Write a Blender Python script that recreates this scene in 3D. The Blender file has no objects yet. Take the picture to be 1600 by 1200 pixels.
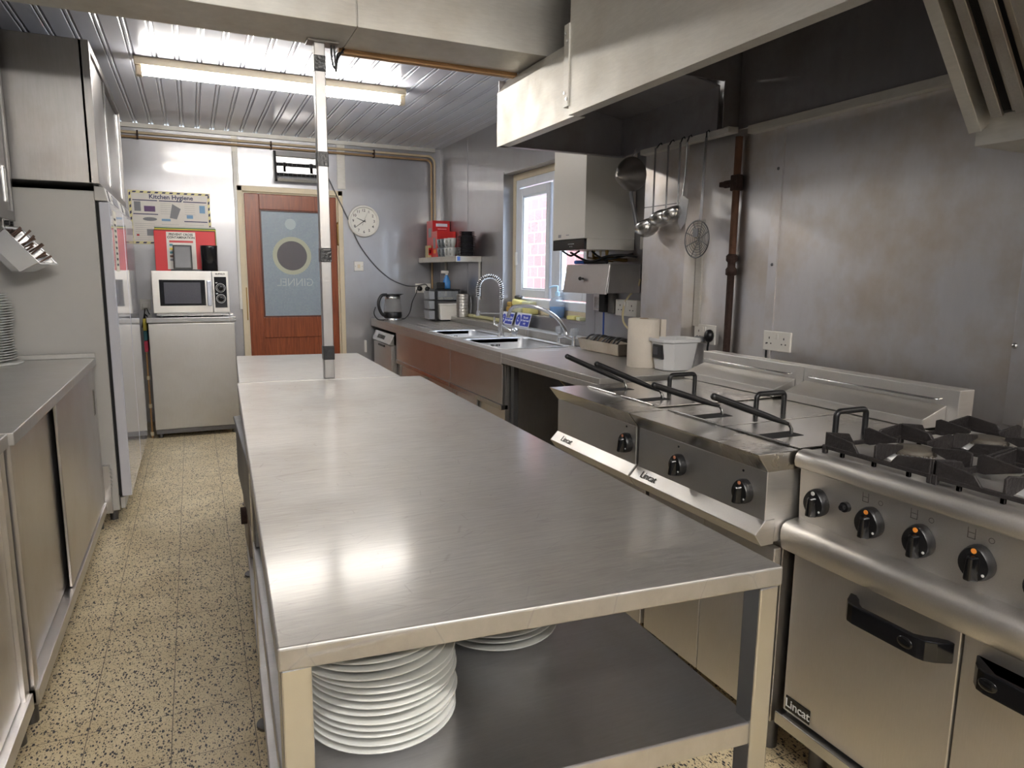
import bpy, bmesh, math, random
from mathutils import Vector, Matrix
random.seed(7)
SC = bpy.context.scene
COL = SC.collection
V = Vector
PI = math.pi

# ------------------------------------------------------------------ helpers
ORI = {}

def srgb(r, g, b):
    def f(c):
        c /= 255.0
        return c / 12.92 if c <= 0.04045 else ((c + 0.055) / 1.055) ** 2.4
    return (f(r), f(g), f(b), 1.0)

class MB:
    """collects geometry in world coordinates; build() links it as one mesh object"""
    def __init__(s):
        s.v = []; s.f = []; s.m = []; s.mi = 0; s.sm = []; s.s = False
    def add(s, vs, fs, smooth=None):
        o = len(s.v)
        s.v += [V(p) for p in vs]
        for f in fs:
            s.f.append([i + o for i in f]); s.m.append(s.mi)
            s.sm.append(s.s if smooth is None else smooth)
        return s
    def box(s, x0, x1, y0, y1, z0, z1):
        vs = [(x, y, z) for z in (z0, z1) for y in (y0, y1) for x in (x0, x1)]
        return s.add(vs, [(0, 2, 3, 1), (4, 5, 7, 6), (0, 1, 5, 4), (2, 6, 7, 3), (0, 4, 6, 2), (1, 3, 7, 5)], False)
    def obox(s, c, sx, sy, sz, M=None):
        M = M or Matrix.Identity(3)
        c = V(c)
        vs = [c + M @ V((x * sx / 2, y * sy / 2, z * sz / 2)) for z in (-1, 1) for y in (-1, 1) for x in (-1, 1)]
        return s.add(vs, [(0, 2, 3, 1), (4, 5, 7, 6), (0, 1, 5, 4), (2, 6, 7, 3), (0, 4, 6, 2), (1, 3, 7, 5)], False)
    def prism(s, pts, ax, a, b, smooth=False):
        """pts 2-D outline: axis y -> (x,z), x -> (y,z), z -> (x,y)"""
        def P(p, t):
            return {'y': (p[0], t, p[1]), 'x': (t, p[0], p[1]), 'z': (p[0], p[1], t)}[ax]
        n = len(pts)
        vs = [P(p, a) for p in pts] + [P(p, b) for p in pts]
        fs = [tuple(range(n))[::-1], tuple(range(n, 2 * n))]
        s.add(vs, fs, False)
        o = len(s.v) - 2 * n
        for i in range(n):
            j = (i + 1) % n
            s.f.append([o + i, o + j, o + n + j, o + n + i]); s.m.append(s.mi); s.sm.append(smooth)
        return s
    def sheet(s, pts, ax, a, b, t):
        """bent sheet: open outline pts thickened by t"""
        L = [V((p[0], p[1])) for p in pts]
        off = []
        for i, p in enumerate(L):
            d = V((0, 0))
            if i > 0: d += (L[i] - L[i - 1]).normalized()
            if i < len(L) - 1: d += (L[i + 1] - L[i]).normalized()
            d.normalize()
            off.append(p + V((-d.y, d.x)) * t)
        return s.prism([tuple(p) for p in L] + [tuple(p) for p in reversed(off)], ax, a, b)
    def hexa(s, bot, top):
        vs = list(bot) + list(top)
        return s.add(vs, [(3, 2, 1, 0), (4, 5, 6, 7), (0, 1, 5, 4), (1, 2, 6, 5), (2, 3, 7, 6), (3, 0, 4, 7)], False)
    def cyl(s, p0, p1, r0, r1=None, n=20, caps=True, smooth=True):
        r1 = r0 if r1 is None else r1
        p0, p1 = V(p0), V(p1)
        d = (p1 - p0).normalized()
        u = d.orthogonal().normalized(); w = d.cross(u)
        vs = []
        for p, r in ((p0, r0), (p1, r1)):
            vs += [p + (u * math.cos(2 * PI * i / n) + w * math.sin(2 * PI * i / n)) * r for i in range(n)]
        s.add(vs, [(i, (i + 1) % n, n + (i + 1) % n, n + i) for i in range(n)], smooth)
        if caps:
            s.add(vs[:n], [tuple(range(n))[::-1]], False)
            s.add(vs[n:], [tuple(range(n))], False)
        return s
    def tube(s, pts, r, n=8, caps=True):
        P = [V(p) for p in pts]
        rr = r if isinstance(r, (list, tuple)) else [r] * len(P)
        T = []
        for i in range(len(P)):
            a = P[max(i - 1, 0)]; b = P[min(i + 1, len(P) - 1)]
            T.append((b - a).normalized())
        u = T[0].orthogonal().normalized()
        vs = []
        for i, p in enumerate(P):
            if i:
                u = (u - T[i] * u.dot(T[i]))
                u = u.normalized() if u.length > 1e-6 else T[i].orthogonal().normalized()
            w = T[i].cross(u)
            vs += [p + (u * math.cos(2 * PI * k / n) + w * math.sin(2 * PI * k / n)) * rr[i] for k in range(n)]
        fs = []
        for i in range(len(P) - 1):
            for k in range(n):
                fs.append((i * n + k, i * n + (k + 1) % n, (i + 1) * n + (k + 1) % n, (i + 1) * n + k))
        s.add(vs, fs, True)
        if caps:
            s.add(vs[:n], [tuple(range(n))[::-1]], False)
            s.add(vs[-n:], [tuple(range(n))], False)
        return s
    def lathe(s, prof, c, n=32, M=None, smooth=True):
        """prof [(r,h)], revolved about local z (M turns it)"""
        M = M or Matrix.Identity(3); c = V(c)
        vs = []; fs = []
        for (r, h) in prof:
            for k in range(n):
                a = 2 * PI * k / n
                vs.append(c + M @ V((r * math.cos(a), r * math.sin(a), h)))
        for i in range(len(prof) - 1):
            for k in range(n):
                fs.append((i * n + k, i * n + (k + 1) % n, (i + 1) * n + (k + 1) % n, (i + 1) * n + k))
        return s.add(vs, fs, smooth)
    def disc(s, c, r, nrm, n=32, r_in=0):
        c = V(c); d = V(nrm).normalized(); u = d.orthogonal().normalized(); w = d.cross(u)
        ring = lambda q: [c + (u * math.cos(2 * PI * i / n) + w * math.sin(2 * PI * i / n)) * q for i in range(n)]
        if r_in:
            return s.add(ring(r) + ring(r_in), [(i, (i + 1) % n, n + (i + 1) % n, n + i) for i in range(n)], False)
        return s.add(ring(r), [tuple(range(n))], False)
    def ball(s, c, rx, ry=None, rz=None, n=16, M=None, jit=0):
        ry = rx if ry is None else ry; rz = rx if rz is None else rz
        M = M or Matrix.Identity(3); c = V(c)
        m = n // 2
        vs = [c + M @ V((0, 0, -rz))]; fs = []
        for i in range(1, m):
            t = PI * i / m
            for k in range(n):
                a = 2 * PI * k / n
                q = 1 + random.uniform(-jit, jit)
                vs.append(c + M @ V((rx * math.sin(t) * math.cos(a) * q, ry * math.sin(t) * math.sin(a) * q, -rz * math.cos(t))))
        vs.append(c + M @ V((0, 0, rz)))
        for k in range(n):
            fs.append((0, 1 + (k + 1) % n, 1 + k))
            fs.append((len(vs) - 1, 1 + (m - 2) * n + k, 1 + (m - 2) * n + (k + 1) % n))
        for i in range(m - 2):
            for k in range(n):
                fs.append((1 + i * n + k, 1 + i * n + (k + 1) % n, 1 + (i + 1) * n + (k + 1) % n, 1 + (i + 1) * n + k))
        return s.add(vs, fs, True)
    def build(s, name, mats, parent=None, bevel=0, seg=2, weld=False, fix=True):
        if parent is not None:
            org = ORI[parent.name]
        else:
            xs = [p.x for p in s.v]; ys = [p.y for p in s.v]; zs = [p.z for p in s.v]
            org = V(((min(xs) + max(xs)) / 2, (min(ys) + max(ys)) / 2, min(zs)))
        me = bpy.data.meshes.new(name)
        me.from_pydata([tuple(p - org) for p in s.v], [], s.f)
        for mt in (mats if isinstance(mats, (list, tuple)) else [mats]):
            me.materials.append(mt)
        for p, m, q in zip(me.polygons, s.m, s.sm):
            p.material_index = m; p.use_smooth = q
        bm = bmesh.new(); bm.from_mesh(me)
        if weld: bmesh.ops.remove_doubles(bm, verts=bm.verts, dist=1e-5)
        if fix: bmesh.ops.recalc_face_normals(bm, faces=bm.faces)
        bm.to_mesh(me); bm.free()
        o = bpy.data.objects.new(name, me); COL.objects.link(o)
        if parent is not None:
            o.parent = parent
        else:
            o.location = org
        ORI[o.name] = org
        if bevel:
            md = o.modifiers.new('bevel', 'BEVEL'); md.width = bevel; md.segments = seg
            md.limit_method = 'ANGLE'; md.angle_limit = math.radians(40)
            md.harden_normals = False
        return o

def tag(o, label=None, cat=None, group=None, kind=None):
    if label: o['label'] = label
    if cat: o['category'] = cat
    if group: o['group'] = group
    if kind: o['kind'] = kind
    return o

def thing(name, label, cat, loc, group=None):
    o = bpy.data.objects.new(name, None); COL.objects.link(o)
    o.location = loc; o.empty_display_size = 0.05
    ORI[o.name] = V(loc)
    return tag(o, label, cat, group)

def copy_tree(o, parent=None):
    c = o.copy(); COL.objects.link(c)
    if parent: c.parent = parent
    for ch in list(o.children): copy_tree(ch, c)
    return c

def structure(name, mb, mat, parent=None, bevel=0):
    o = mb.build(name, mat, parent, bevel)
    if parent is None: o['kind'] = 'structure'
    return o

def text(body, size, mat, loc, right, up, parent, name='lettering', align='CENTER', extrude=0.0004, mirror=False, sx=1.0, bold=0.0):
    """lettering as a thin mesh; right/up give the reading directions in the room"""
    cu = bpy.data.curves.new(name, 'FONT'); cu.body = body; cu.size = size
    cu.align_x = align; cu.align_y = 'CENTER'; cu.extrude = extrude; cu.resolution_u = 3; cu.offset = bold
    cu.space_line = 0.95
    t = bpy.data.objects.new(name + '_c', cu); COL.objects.link(t)
    bpy.context.view_layer.update()
    dg = bpy.context.evaluated_depsgraph_get()
    me = bpy.data.meshes.new_from_object(t.evaluated_get(dg))
    bpy.data.objects.remove(t); bpy.data.curves.remove(cu)
    r = V(right).normalized(); u = V(up).normalized(); w = r.cross(u)
    org = ORI[parent.name]
    for vv in me.vertices:
        x, y, z = vv.co
        vv.co = V(loc) + r * (x * sx * (-1 if mirror else 1)) + u * y + w * z - org
    me.materials.clear(); me.materials.append(mat)
    me.name = name
    o = bpy.data.objects.new(name, me); COL.objects.link(o); o.parent = parent
    ORI[o.name] = org
    return o

def arc(c, r, a0, a1, u, w, n=10):
    c = V(c); u = V(u); w = V(w)
    return [c + u * (r * math.cos(a0 + (a1 - a0) * i / n)) + w * (r * math.sin(a0 + (a1 - a0) * i / n)) for i in range(n + 1)]

def smooth_path(pts, k=6):
    """Catmull-Rom through the points"""
    P = [V(p) for p in pts]
    P = [P[0] * 2 - P[1]] + P + [P[-1] * 2 - P[-2]]
    out = []
    for i in range(1, len(P) - 2):
        for j in range(k):
            t = j / k
            a, b, c, d = P[i - 1], P[i], P[i + 1], P[i + 2]
            out.append(0.5 * ((2 * b) + (c - a) * t + (2 * a - 5 * b + 4 * c - d) * t * t + (3 * b - a - 3 * c + d) * t ** 3))
    out.append(P[-2])
    return out

ORD = ['bottom', 'second', 'third', 'fourth', 'fifth', 'sixth', 'seventh', 'eighth', 'ninth', 'tenth', 'eleventh', 'twelfth',
       'thirteenth', 'fourteenth', 'fifteenth', 'sixteenth', 'seventeenth', 'eighteenth', 'nineteenth', 'twentieth',
       'twenty-first', 'twenty-second', 'twenty-third', 'twenty-fourth', 'twenty-fifth', 'twenty-sixth']
def rank(i, n):
    if i == 0: return 'bottom one'
    if i == n - 1: return 'topmost'
    return ORD[i] + ' from the bottom'

# ------------------------------------------------------------------ materials
def new_mat(name):
    m = bpy.data.materials.new(name); m.use_nodes = True
    nt = m.node_tree; b = nt.nodes['Principled BSDF']
    return m, nt, b

def plain(name, col, rough=0.5, metal=0.0, spec=0.5, noise=0.06, nscale=18, bump=0.0, bscale=60, coat=0.0):
    m, nt, b = new_mat(name)
    tc = nt.nodes.new('ShaderNodeTexCoord')
    n = nt.nodes.new('ShaderNodeTexNoise'); n.inputs['Scale'].default_value = nscale; n.inputs['Detail'].default_value = 4
    nt.links.new(tc.outputs['Object'], n.inputs['Vector'])
    mx = nt.nodes.new('ShaderNodeMix'); mx.data_type = 'RGBA'
    mx.inputs[6].default_value = tuple(c * (1 - noise) for c in col[:3]) + (1,)
    mx.inputs[7].default_value = tuple(min(1, c * (1 + noise)) for c in col[:3]) + (1,)
    nt.links.new(n.outputs['Fac'], mx.inputs[0])
    nt.links.new(mx.outputs[2], b.inputs['Base Color'])
    b.inputs['Roughness'].default_value = rough; b.inputs['Metallic'].default_value = metal
    b.inputs['Specular IOR Level'].default_value = spec
    b.inputs['Coat Weight'].default_value = coat
    if bump:
        n2 = nt.nodes.new('ShaderNodeTexNoise'); n2.inputs['Scale'].default_value = bscale; n2.inputs['Detail'].default_value = 3
        nt.links.new(tc.outputs['Object'], n2.inputs['Vector'])
        bp = nt.nodes.new('ShaderNodeBump'); bp.inputs['Strength'].default_value = bump; bp.inputs['Distance'].default_value = 0.01
        nt.links.new(n2.outputs['Fac'], bp.inputs['Height']); nt.links.new(bp.outputs['Normal'], b.inputs['Normal'])
    return m

def steel(name, col=(0.58, 0.57, 0.56), rough=0.33, stretch=(2, 2, 60), bump=0.06, var=0.10, stain=0.12, wave=0.0, tint=(0.80, 0.72, 0.62), scratch=0.0, coat=0.0, crough=0.12, wscale=2.2, rv=1.0):
    """brushed sheet steel: fine grain along the short stretch axes, worn patches and faint tarnish"""
    m, nt, b = new_mat(name)
    L = nt.links.new
    tc = nt.nodes.new('ShaderNodeTexCoord')
    mp = nt.nodes.new('ShaderNodeMapping'); mp.inputs['Scale'].default_value = stretch
    L(tc.outputs['Object'], mp.inputs['Vector'])
    g = nt.nodes.new('ShaderNodeTexNoise'); g.inputs['Scale'].default_value = 9; g.inputs['Detail'].default_value = 6; g.inputs['Roughness'].default_value = 0.7
    L(mp.outputs['Vector'], g.inputs['Vector'])
    p = nt.nodes.new('ShaderNodeTexNoise'); p.inputs['Scale'].default_value = 3.1; p.inputs['Detail'].default_value = 5; p.inputs['Roughness'].default_value = 0.6
    L(tc.outputs['Object'], p.inputs['Vector'])
    # colour: base with tarnish patches
    mx = nt.nodes.new('ShaderNodeMix'); mx.data_type = 'RGBA'
    mx.inputs[6].default_value = tuple(col) + (1,)
    mx.inputs[7].default_value = tuple(c * t for c, t in zip(col, tint)) + (1,)
    mr = nt.nodes.new('ShaderNodeMapRange'); mr.inputs['From Min'].default_value = 0.45; mr.inputs['From Max'].default_value = 0.75
    mr.inputs['To Max'].default_value = min(1, stain * 3)
    L(p.outputs['Fac'], mr.inputs['Value']); L(mr.outputs['Result'], mx.inputs[0])
    mg = nt.nodes.new('ShaderNodeMix'); mg.data_type = 'RGBA'; mg.blend_type = 'MULTIPLY'; mg.inputs[0].default_value = 1
    rg = nt.nodes.new('ShaderNodeMapRange'); rg.inputs['From Min'].default_value = 0.3; rg.inputs['From Max'].default_value = 0.7
    rg.inputs['To Min'].default_value = 1 - var; rg.inputs['To Max'].default_value = 1.0
    L(g.outputs['Fac'], rg.inputs['Value']); L(mx.outputs[2], mg.inputs[6]); L(rg.outputs['Result'], mg.inputs[7])
    L(mg.outputs[2], b.inputs['Base Color'])
    b.inputs['Metallic'].default_value = 1.0
    b.inputs['Coat Weight'].default_value = coat; b.inputs['Coat Roughness'].default_value = crough; b.inputs['Coat IOR'].default_value = 1.7
    # roughness
    r1 = nt.nodes.new('ShaderNodeMapRange'); r1.inputs['From Min'].default_value = 0.25; r1.inputs['From Max'].default_value = 0.75
    r1.inputs['To Min'].default_value = rough - 0.06 * rv; r1.inputs['To Max'].default_value = rough + 0.08 * rv
    L(p.outputs['Fac'], r1.inputs['Value'])
    ad = nt.nodes.new('ShaderNodeMath'); ad.operation = 'MULTIPLY_ADD'
    L(g.outputs['Fac'], ad.inputs[0]); ad.inputs[1].default_value = 0.12 * rv; L(r1.outputs['Result'], ad.inputs[2])
    last = ad
    h = g.outputs['Fac']
    if scratch:
        vs = nt.nodes.new('ShaderNodeTexVoronoi'); vs.feature = 'DISTANCE_TO_EDGE'; vs.inputs['Scale'].default_value = 7
        mq = nt.nodes.new('ShaderNodeMapping'); mq.inputs['Scale'].default_value = (1, 4.5, 1); mq.inputs['Rotation'].default_value = (0, 0, 0.6)
        L(tc.outputs['Object'], mq.inputs['Vector']); L(mq.outputs['Vector'], vs.inputs['Vector'])
        sr = nt.nodes.new('ShaderNodeMapRange'); sr.inputs['From Max'].default_value = 0.012; sr.inputs['To Min'].default_value = scratch; sr.inputs['To Max'].default_value = 0
        L(vs.outputs['Distance'], sr.inputs['Value'])
        a2 = nt.nodes.new('ShaderNodeMath'); a2.operation = 'ADD'
        L(last.outputs[0], a2.inputs[0]); L(sr.outputs['Result'], a2.inputs[1]); last = a2
    L(last.outputs[0], b.inputs['Roughness'])
    bp = nt.nodes.new('ShaderNodeBump'); bp.inputs['Strength'].default_value = bump; bp.inputs['Distance'].default_value = 0.002
    L(h, bp.inputs['Height'])
    if wave:
        w = nt.nodes.new('ShaderNodeTexNoise'); w.inputs['Scale'].default_value = wscale; w.inputs['Detail'].default_value = 1
        L(tc.outputs['Object'], w.inputs['Vector'])
        b2 = nt.nodes.new('ShaderNodeBump'); b2.inputs['Strength'].default_value = wave; b2.inputs['Distance'].default_value = 0.03
        L(w.outputs['Fac'], b2.inputs['Height']); L(b2.outputs['Normal'], bp.inputs['Normal'])
        if coat: L(b2.outputs['Normal'], b.inputs['Coat Normal'])
    L(bp.outputs['Normal'], b.inputs['Normal'])
    return m

def glass(name, col=(1, 1, 1), rough=0.02, haze=0.0, hcol=(0.8, 0.85, 0.9)):
    m = bpy.data.materials.new(name); m.use_nodes = True
    nt = m.node_tree; nt.nodes.clear(); L = nt.links.new
    out = nt.nodes.new('ShaderNodeOutputMaterial')
    tr = nt.nodes.new('ShaderNodeBsdfTransparent'); tr.inputs['Color'].default_value = tuple(col) + (1,)
    gl = nt.nodes.new('ShaderNodeBsdfGlossy'); gl.inputs['Roughness'].default_value = rough
    lw = nt.nodes.new('ShaderNodeLayerWeight'); lw.inputs['Blend'].default_value = 0.5
    pw = nt.nodes.new('ShaderNodeMath'); pw.operation = 'POWER'; pw.inputs[1].default_value = 4
    L(lw.outputs['Facing'], pw.inputs[0])
    fr = nt.nodes.new('ShaderNodeMath'); fr.operation = 'MULTIPLY_ADD'; fr.inputs[1].default_value = 0.5; fr.inputs[2].default_value = 0.03
    L(pw.outputs[0], fr.inputs[0])
    mx = nt.nodes.new('ShaderNodeMixShader')
    L(fr.outputs[0], mx.inputs[0]); L(tr.outputs[0], mx.inputs[1]); L(gl.outputs[0], mx.inputs[2])
    if haze:
        df = nt.nodes.new('ShaderNodeBsdfDiffuse'); df.inputs['Color'].default_value = tuple(hcol) + (1,)
        m2 = nt.nodes.new('ShaderNodeMixShader'); m2.inputs[0].default_value = haze
        L(mx.outputs[0], m2.inputs[1]); L(df.outputs[0], m2.inputs[2]); L(m2.outputs[0], out.inputs[0])
    else:
        L(mx.outputs[0], out.inputs[0])
    return m

def emit(name, col, strength):
    m, nt, b = new_mat(name)
    b.inputs['Base Color'].default_value = (0.9, 0.9, 0.9, 1)
    b.inputs['Emission Color'].default_value = tuple(col) + (1,)
    b.inputs['Emission Strength'].default_value = strength
    return m

S_WALL = steel('wall_sheet_steel', (0.41, 0.41, 0.43), 0.42, (3, 3, 0.6), 0.0, 0.04, 0.10, 0.35, coat=0.6, crough=0.09, wscale=0.8, rv=0.4)
S_WALLR = steel('cooking_wall_steel', (0.70, 0.685, 0.69), 0.38, (3, 3, 0.6), 0.02, 0.06, 0.33, 0.15, (0.80, 0.70, 0.56), coat=0.25, crough=0.2, wscale=1.0, rv=0.6)
S_TOP = steel('worktop_steel', (0.60, 0.585, 0.56), 0.42, (1.3, 16, 1.3), 0.22, 0.18, 0.10, 0.06, (0.9, 0.84, 0.76), 0.14, 0.35, 0.16)
S_TABLE = steel('table_top_steel', (0.52, 0.505, 0.48), 0.47, (1.3, 16, 1.3), 0.30, 0.22, 0.14, 0.06, (0.88, 0.81, 0.72), 0.25, 0.4, 0.15)
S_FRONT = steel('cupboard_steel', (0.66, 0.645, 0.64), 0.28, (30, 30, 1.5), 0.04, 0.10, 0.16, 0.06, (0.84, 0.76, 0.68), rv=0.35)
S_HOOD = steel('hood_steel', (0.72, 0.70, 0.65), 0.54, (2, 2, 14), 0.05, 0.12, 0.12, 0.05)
S_HOODIN = steel('inner_hood_steel', (0.42, 0.41, 0.43), 0.45, (3, 3, 1), 0.04, 0.10, 0.25, 0.05, (0.7, 0.62, 0.52))  # darker steel with brownish patches for the inner hood panels
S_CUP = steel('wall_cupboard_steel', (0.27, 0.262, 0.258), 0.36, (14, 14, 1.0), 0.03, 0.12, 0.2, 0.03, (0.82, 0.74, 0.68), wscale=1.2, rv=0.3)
S_COOK = steel('cooker_steel', (0.74, 0.72, 0.695), 0.40, (2, 40, 40), 0.05, 0.10, 0.12, 0.02, (0.86, 0.78, 0.68))
S_COOKTOP = steel('fryer_top_steel', (0.58, 0.565, 0.54), 0.24, (3, 40, 3), 0.02, 0.10, 0.15, 0.02, (0.86, 0.78, 0.68), rv=0.35)
WALLDARK = plain('grey_wall_paint', srgb(120, 124, 134), 0.6)
S_DOOR = steel('oven_door_steel', (0.76, 0.735, 0.71), 0.40, (2, 40, 3), 0.04, 0.07, 0.10, 0.02, (0.88, 0.8, 0.7))
S_POST = steel('post_steel', (0.42, 0.41, 0.405), 0.34, (20, 20, 1), 0.02, 0.08, 0.15, rv=0.3)
S_BASIN = steel('basin_steel', (0.76, 0.77, 0.79), 0.42, (5, 5, 5), 0.02, 0.06, 0.05)
S_POL = steel('polished_steel', (0.60, 0.60, 0.60), 0.22, (5, 5, 5), 0.0, 0.05, 0.05, rv=0.15)
S_CHROME = steel('chrome', (0.80, 0.81, 0.83), 0.07, (5, 5, 5), 0.0, 0.02, 0.0)
S_SHELF = steel('under_shelf_steel', (0.64, 0.635, 0.65), 0.30, (2.2, 30, 2), 0.08, 0.12, 0.2, 0.06, (0.85, 0.78, 0.72), 0.12)
S_DARK = steel('dark_steel', (0.20, 0.20, 0.21), 0.40, (10, 10, 10), 0.03, 0.15, 0.2)
S_FILTER = steel('filter_steel', (0.52, 0.49, 0.45), 0.38, (20, 20, 20), 0.05, 0.15, 0.3, 0.0, (0.7, 0.6, 0.5))
S_PAN = steel('roasting_tin_steel', (0.55, 0.50, 0.43), 0.38, (20, 20, 4), 0.06, 0.15, 0.35, 0.0, (0.65, 0.52, 0.38))

CREAM = plain('cream_paint', srgb(214, 200, 172), 0.45)
WHITE = plain('white_plastic', srgb(226, 223, 216), 0.4)
UPVC = plain('white_upvc', srgb(226, 230, 236), 0.3)
FRIDGEW = plain('fridge_side_paint', srgb(196, 194, 190), 0.42, noise=0.03)
FRIDGED = plain('fridge_door_paint', srgb(214, 215, 224), 0.16, noise=0.02, coat=0.8)
BOILERW = plain('boiler_paint', srgb(204, 201, 194), 0.40, noise=0.02)
BLACK = plain('black_plastic', srgb(24, 24, 26), 0.35)
BLACKG = plain('black_gloss', srgb(16, 16, 18), 0.12)
RUBBER = plain('black_rubber', srgb(20, 20, 22), 0.7)
CAST = plain('cast_iron', srgb(46, 42, 42), 0.55, 0.35, noise=0.25, nscale=40, bump=0.3, bscale=120)
CAPM = plain('burner_cap_enamel', srgb(84, 78, 70), 0.6, 0.2, noise=0.2, nscale=60)
ALU = plain('burner_aluminium', srgb(205, 205, 205), 0.35, 0.6)
CHINA = plain('white_china', srgb(212, 213, 209), 0.15, coat=0.4, noise=0.02)
CHINAB = plain('black_china', srgb(52, 50, 56), 0.16, coat=0.5)
ORANGE = plain('orange_mark', srgb(240, 150, 60), 0.5)
WHITEMK = plain('white_mark', srgb(215, 215, 215), 0.5)
ETCH = plain('etched_grey', srgb(70, 66, 62), 0.6)
PVC = plain('ceiling_pvc', srgb(216, 218, 228), 0.17, noise=0.02, nscale=3)
PVCD = plain('ceiling_groove_pvc', srgb(190, 190, 200), 0.3)
RED = plain('red_board', srgb(206, 42, 48), 0.5, noise=0.04)
REDBOX = plain('red_carton', srgb(190, 28, 34), 0.38, noise=0.06)
YELLOW = plain('yellow_board', srgb(222, 196, 60), 0.5)
GREEN = plain('green_board', srgb(58, 110, 60), 0.5)
BROWN = plain('brown_board', srgb(96, 62, 46), 0.5)
GREYB = plain('grey_board', srgb(190, 184, 180), 0.5)
PAPER = plain('paper', srgb(222, 216, 200), 0.7)
POSTERY = plain('poster_cream', srgb(226, 216, 158), 0.4)
POSTERW = plain('poster_white', srgb(222, 216, 208), 0.4)
NAVY = plain('navy_print', srgb(52, 50, 92), 0.5)
INK = plain('black_print', srgb(38, 36, 40), 0.5)
PURPLE = plain('purple_print', srgb(98, 66, 112), 0.5)
BLUEP = plain('blue_print', srgb(120, 160, 196), 0.5)
GREYP = plain('grey_print', srgb(130, 130, 134), 0.5)
PINKP = plain('pink_paper', srgb(226, 130, 134), 0.6)
TEALP = plain('teal_print', srgb(70, 130, 140), 0.5)
BLUESIGN = plain('blue_sign', srgb(28, 58, 176), 0.35)
SIGNW = plain('sign_white', srgb(224, 228, 240), 0.4)
SPONGE = plain('yellow_sponge', srgb(232, 222, 146), 0.9, bump=0.6, bscale=220, noise=0.12, nscale=60)
SPONGEG = plain('pale_scourer', srgb(214, 214, 176), 0.9, bump=0.6, bscale=220, noise=0.12, nscale=60)
TAN = plain('tan_sponge', srgb(196, 160, 84), 0.9, bump=0.6, bscale=200, noise=0.15, nscale=60)
BLUELIQ = plain('blue_liquid', srgb(20, 140, 214), 0.1, coat=0.5)
BLUECAP = plain('blue_plastic', srgb(44, 92, 178), 0.3)
CLEARP = glass('clear_plastic', (0.9, 0.93, 0.96), 0.05, 0.25)
GLASSM = glass('window_glass', (0.96, 0.98, 1.0))
KGLASS = glass('kettle_glass', (0.88, 0.88, 0.88), 0.03, 0.18, (0.5, 0.48, 0.46))
TIMBER = plain('bare_timber', srgb(168, 128, 84), 0.6, noise=0.2, nscale=30)
BRASS = plain('aged_brass', srgb(150, 120, 70), 0.35, 0.9)
COPPER = plain('painted_pipe', srgb(196, 178, 148), 0.4, noise=0.15, nscale=12)
RUST = plain('rusty_iron', srgb(104, 72, 54), 0.7, 0.3, noise=0.55, nscale=16, bump=0.4, bscale=90)
RUSTD = plain('dark_rust', srgb(60, 42, 36), 0.75, 0.3, noise=0.4, nscale=30, bump=0.4, bscale=90)
CABLEW = plain('cream_cable', srgb(206, 192, 150), 0.5)
CABLEG = plain('grey_cable', srgb(86, 86, 90), 0.5)
CABLEB = plain('blue_cable', srgb(36, 68, 140), 0.5)
ROLL = plain('paper_roll', srgb(224, 214, 200), 0.85, bump=0.2, bscale=150)
TUBW = plain('tub_plastic', srgb(216, 216, 216), 0.35, noise=0.02)
SLATE = plain('tablet_glass', srgb(104, 104, 108), 0.25, noise=0.1)
CUTLERY = plain('old_cutlery', srgb(104, 82, 72), 0.4, 0.25, noise=0.3, nscale=40)
MUG = plain('pale_mug', srgb(196, 198, 196), 0.2, coat=0.3)
MUGG = plain('grey_mug', srgb(120, 126, 132), 0.2, coat=0.3)
TUBE_M = emit('tube_light', (1.0, 0.975, 0.94), 30.0)
TUBE_N = emit('near_tube_light', (1.0, 0.97, 0.925), 62.0)

def wood(name, c1, c2):
    m, nt, b = new_mat(name); L = nt.links.new
    tc = nt.nodes.new('ShaderNodeTexCoord'); mp = nt.nodes.new('ShaderNodeMapping'); mp.inputs['Scale'].default_value = (26, 26, 1.6)
    L(tc.outputs['Object'], mp.inputs['Vector'])
    n = nt.nodes.new('ShaderNodeTexNoise'); n.inputs['Scale'].default_value = 2.2; n.inputs['Detail'].default_value = 7; n.inputs['Roughness'].default_value = 0.65; n.inputs['Distortion'].default_value = 0.6
    L(mp.outputs['Vector'], n.inputs['Vector'])
    cr = nt.nodes.new('ShaderNodeValToRGB'); cr.color_ramp.elements[0].position = 0.3; cr.color_ramp.elements[1].position = 0.72
    cr.color_ramp.elements[0].color = c1; cr.color_ramp.elements[1].color = c2
    L(n.outputs['Fac'], cr.inputs['Fac']); L(cr.outputs['Color'], b.inputs['Base Color'])
    b.inputs['Roughness'].default_value = 0.32
    return m
MAHOG = wood('varnished_mahogany', srgb(104, 46, 22), srgb(160, 84, 46))

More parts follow.
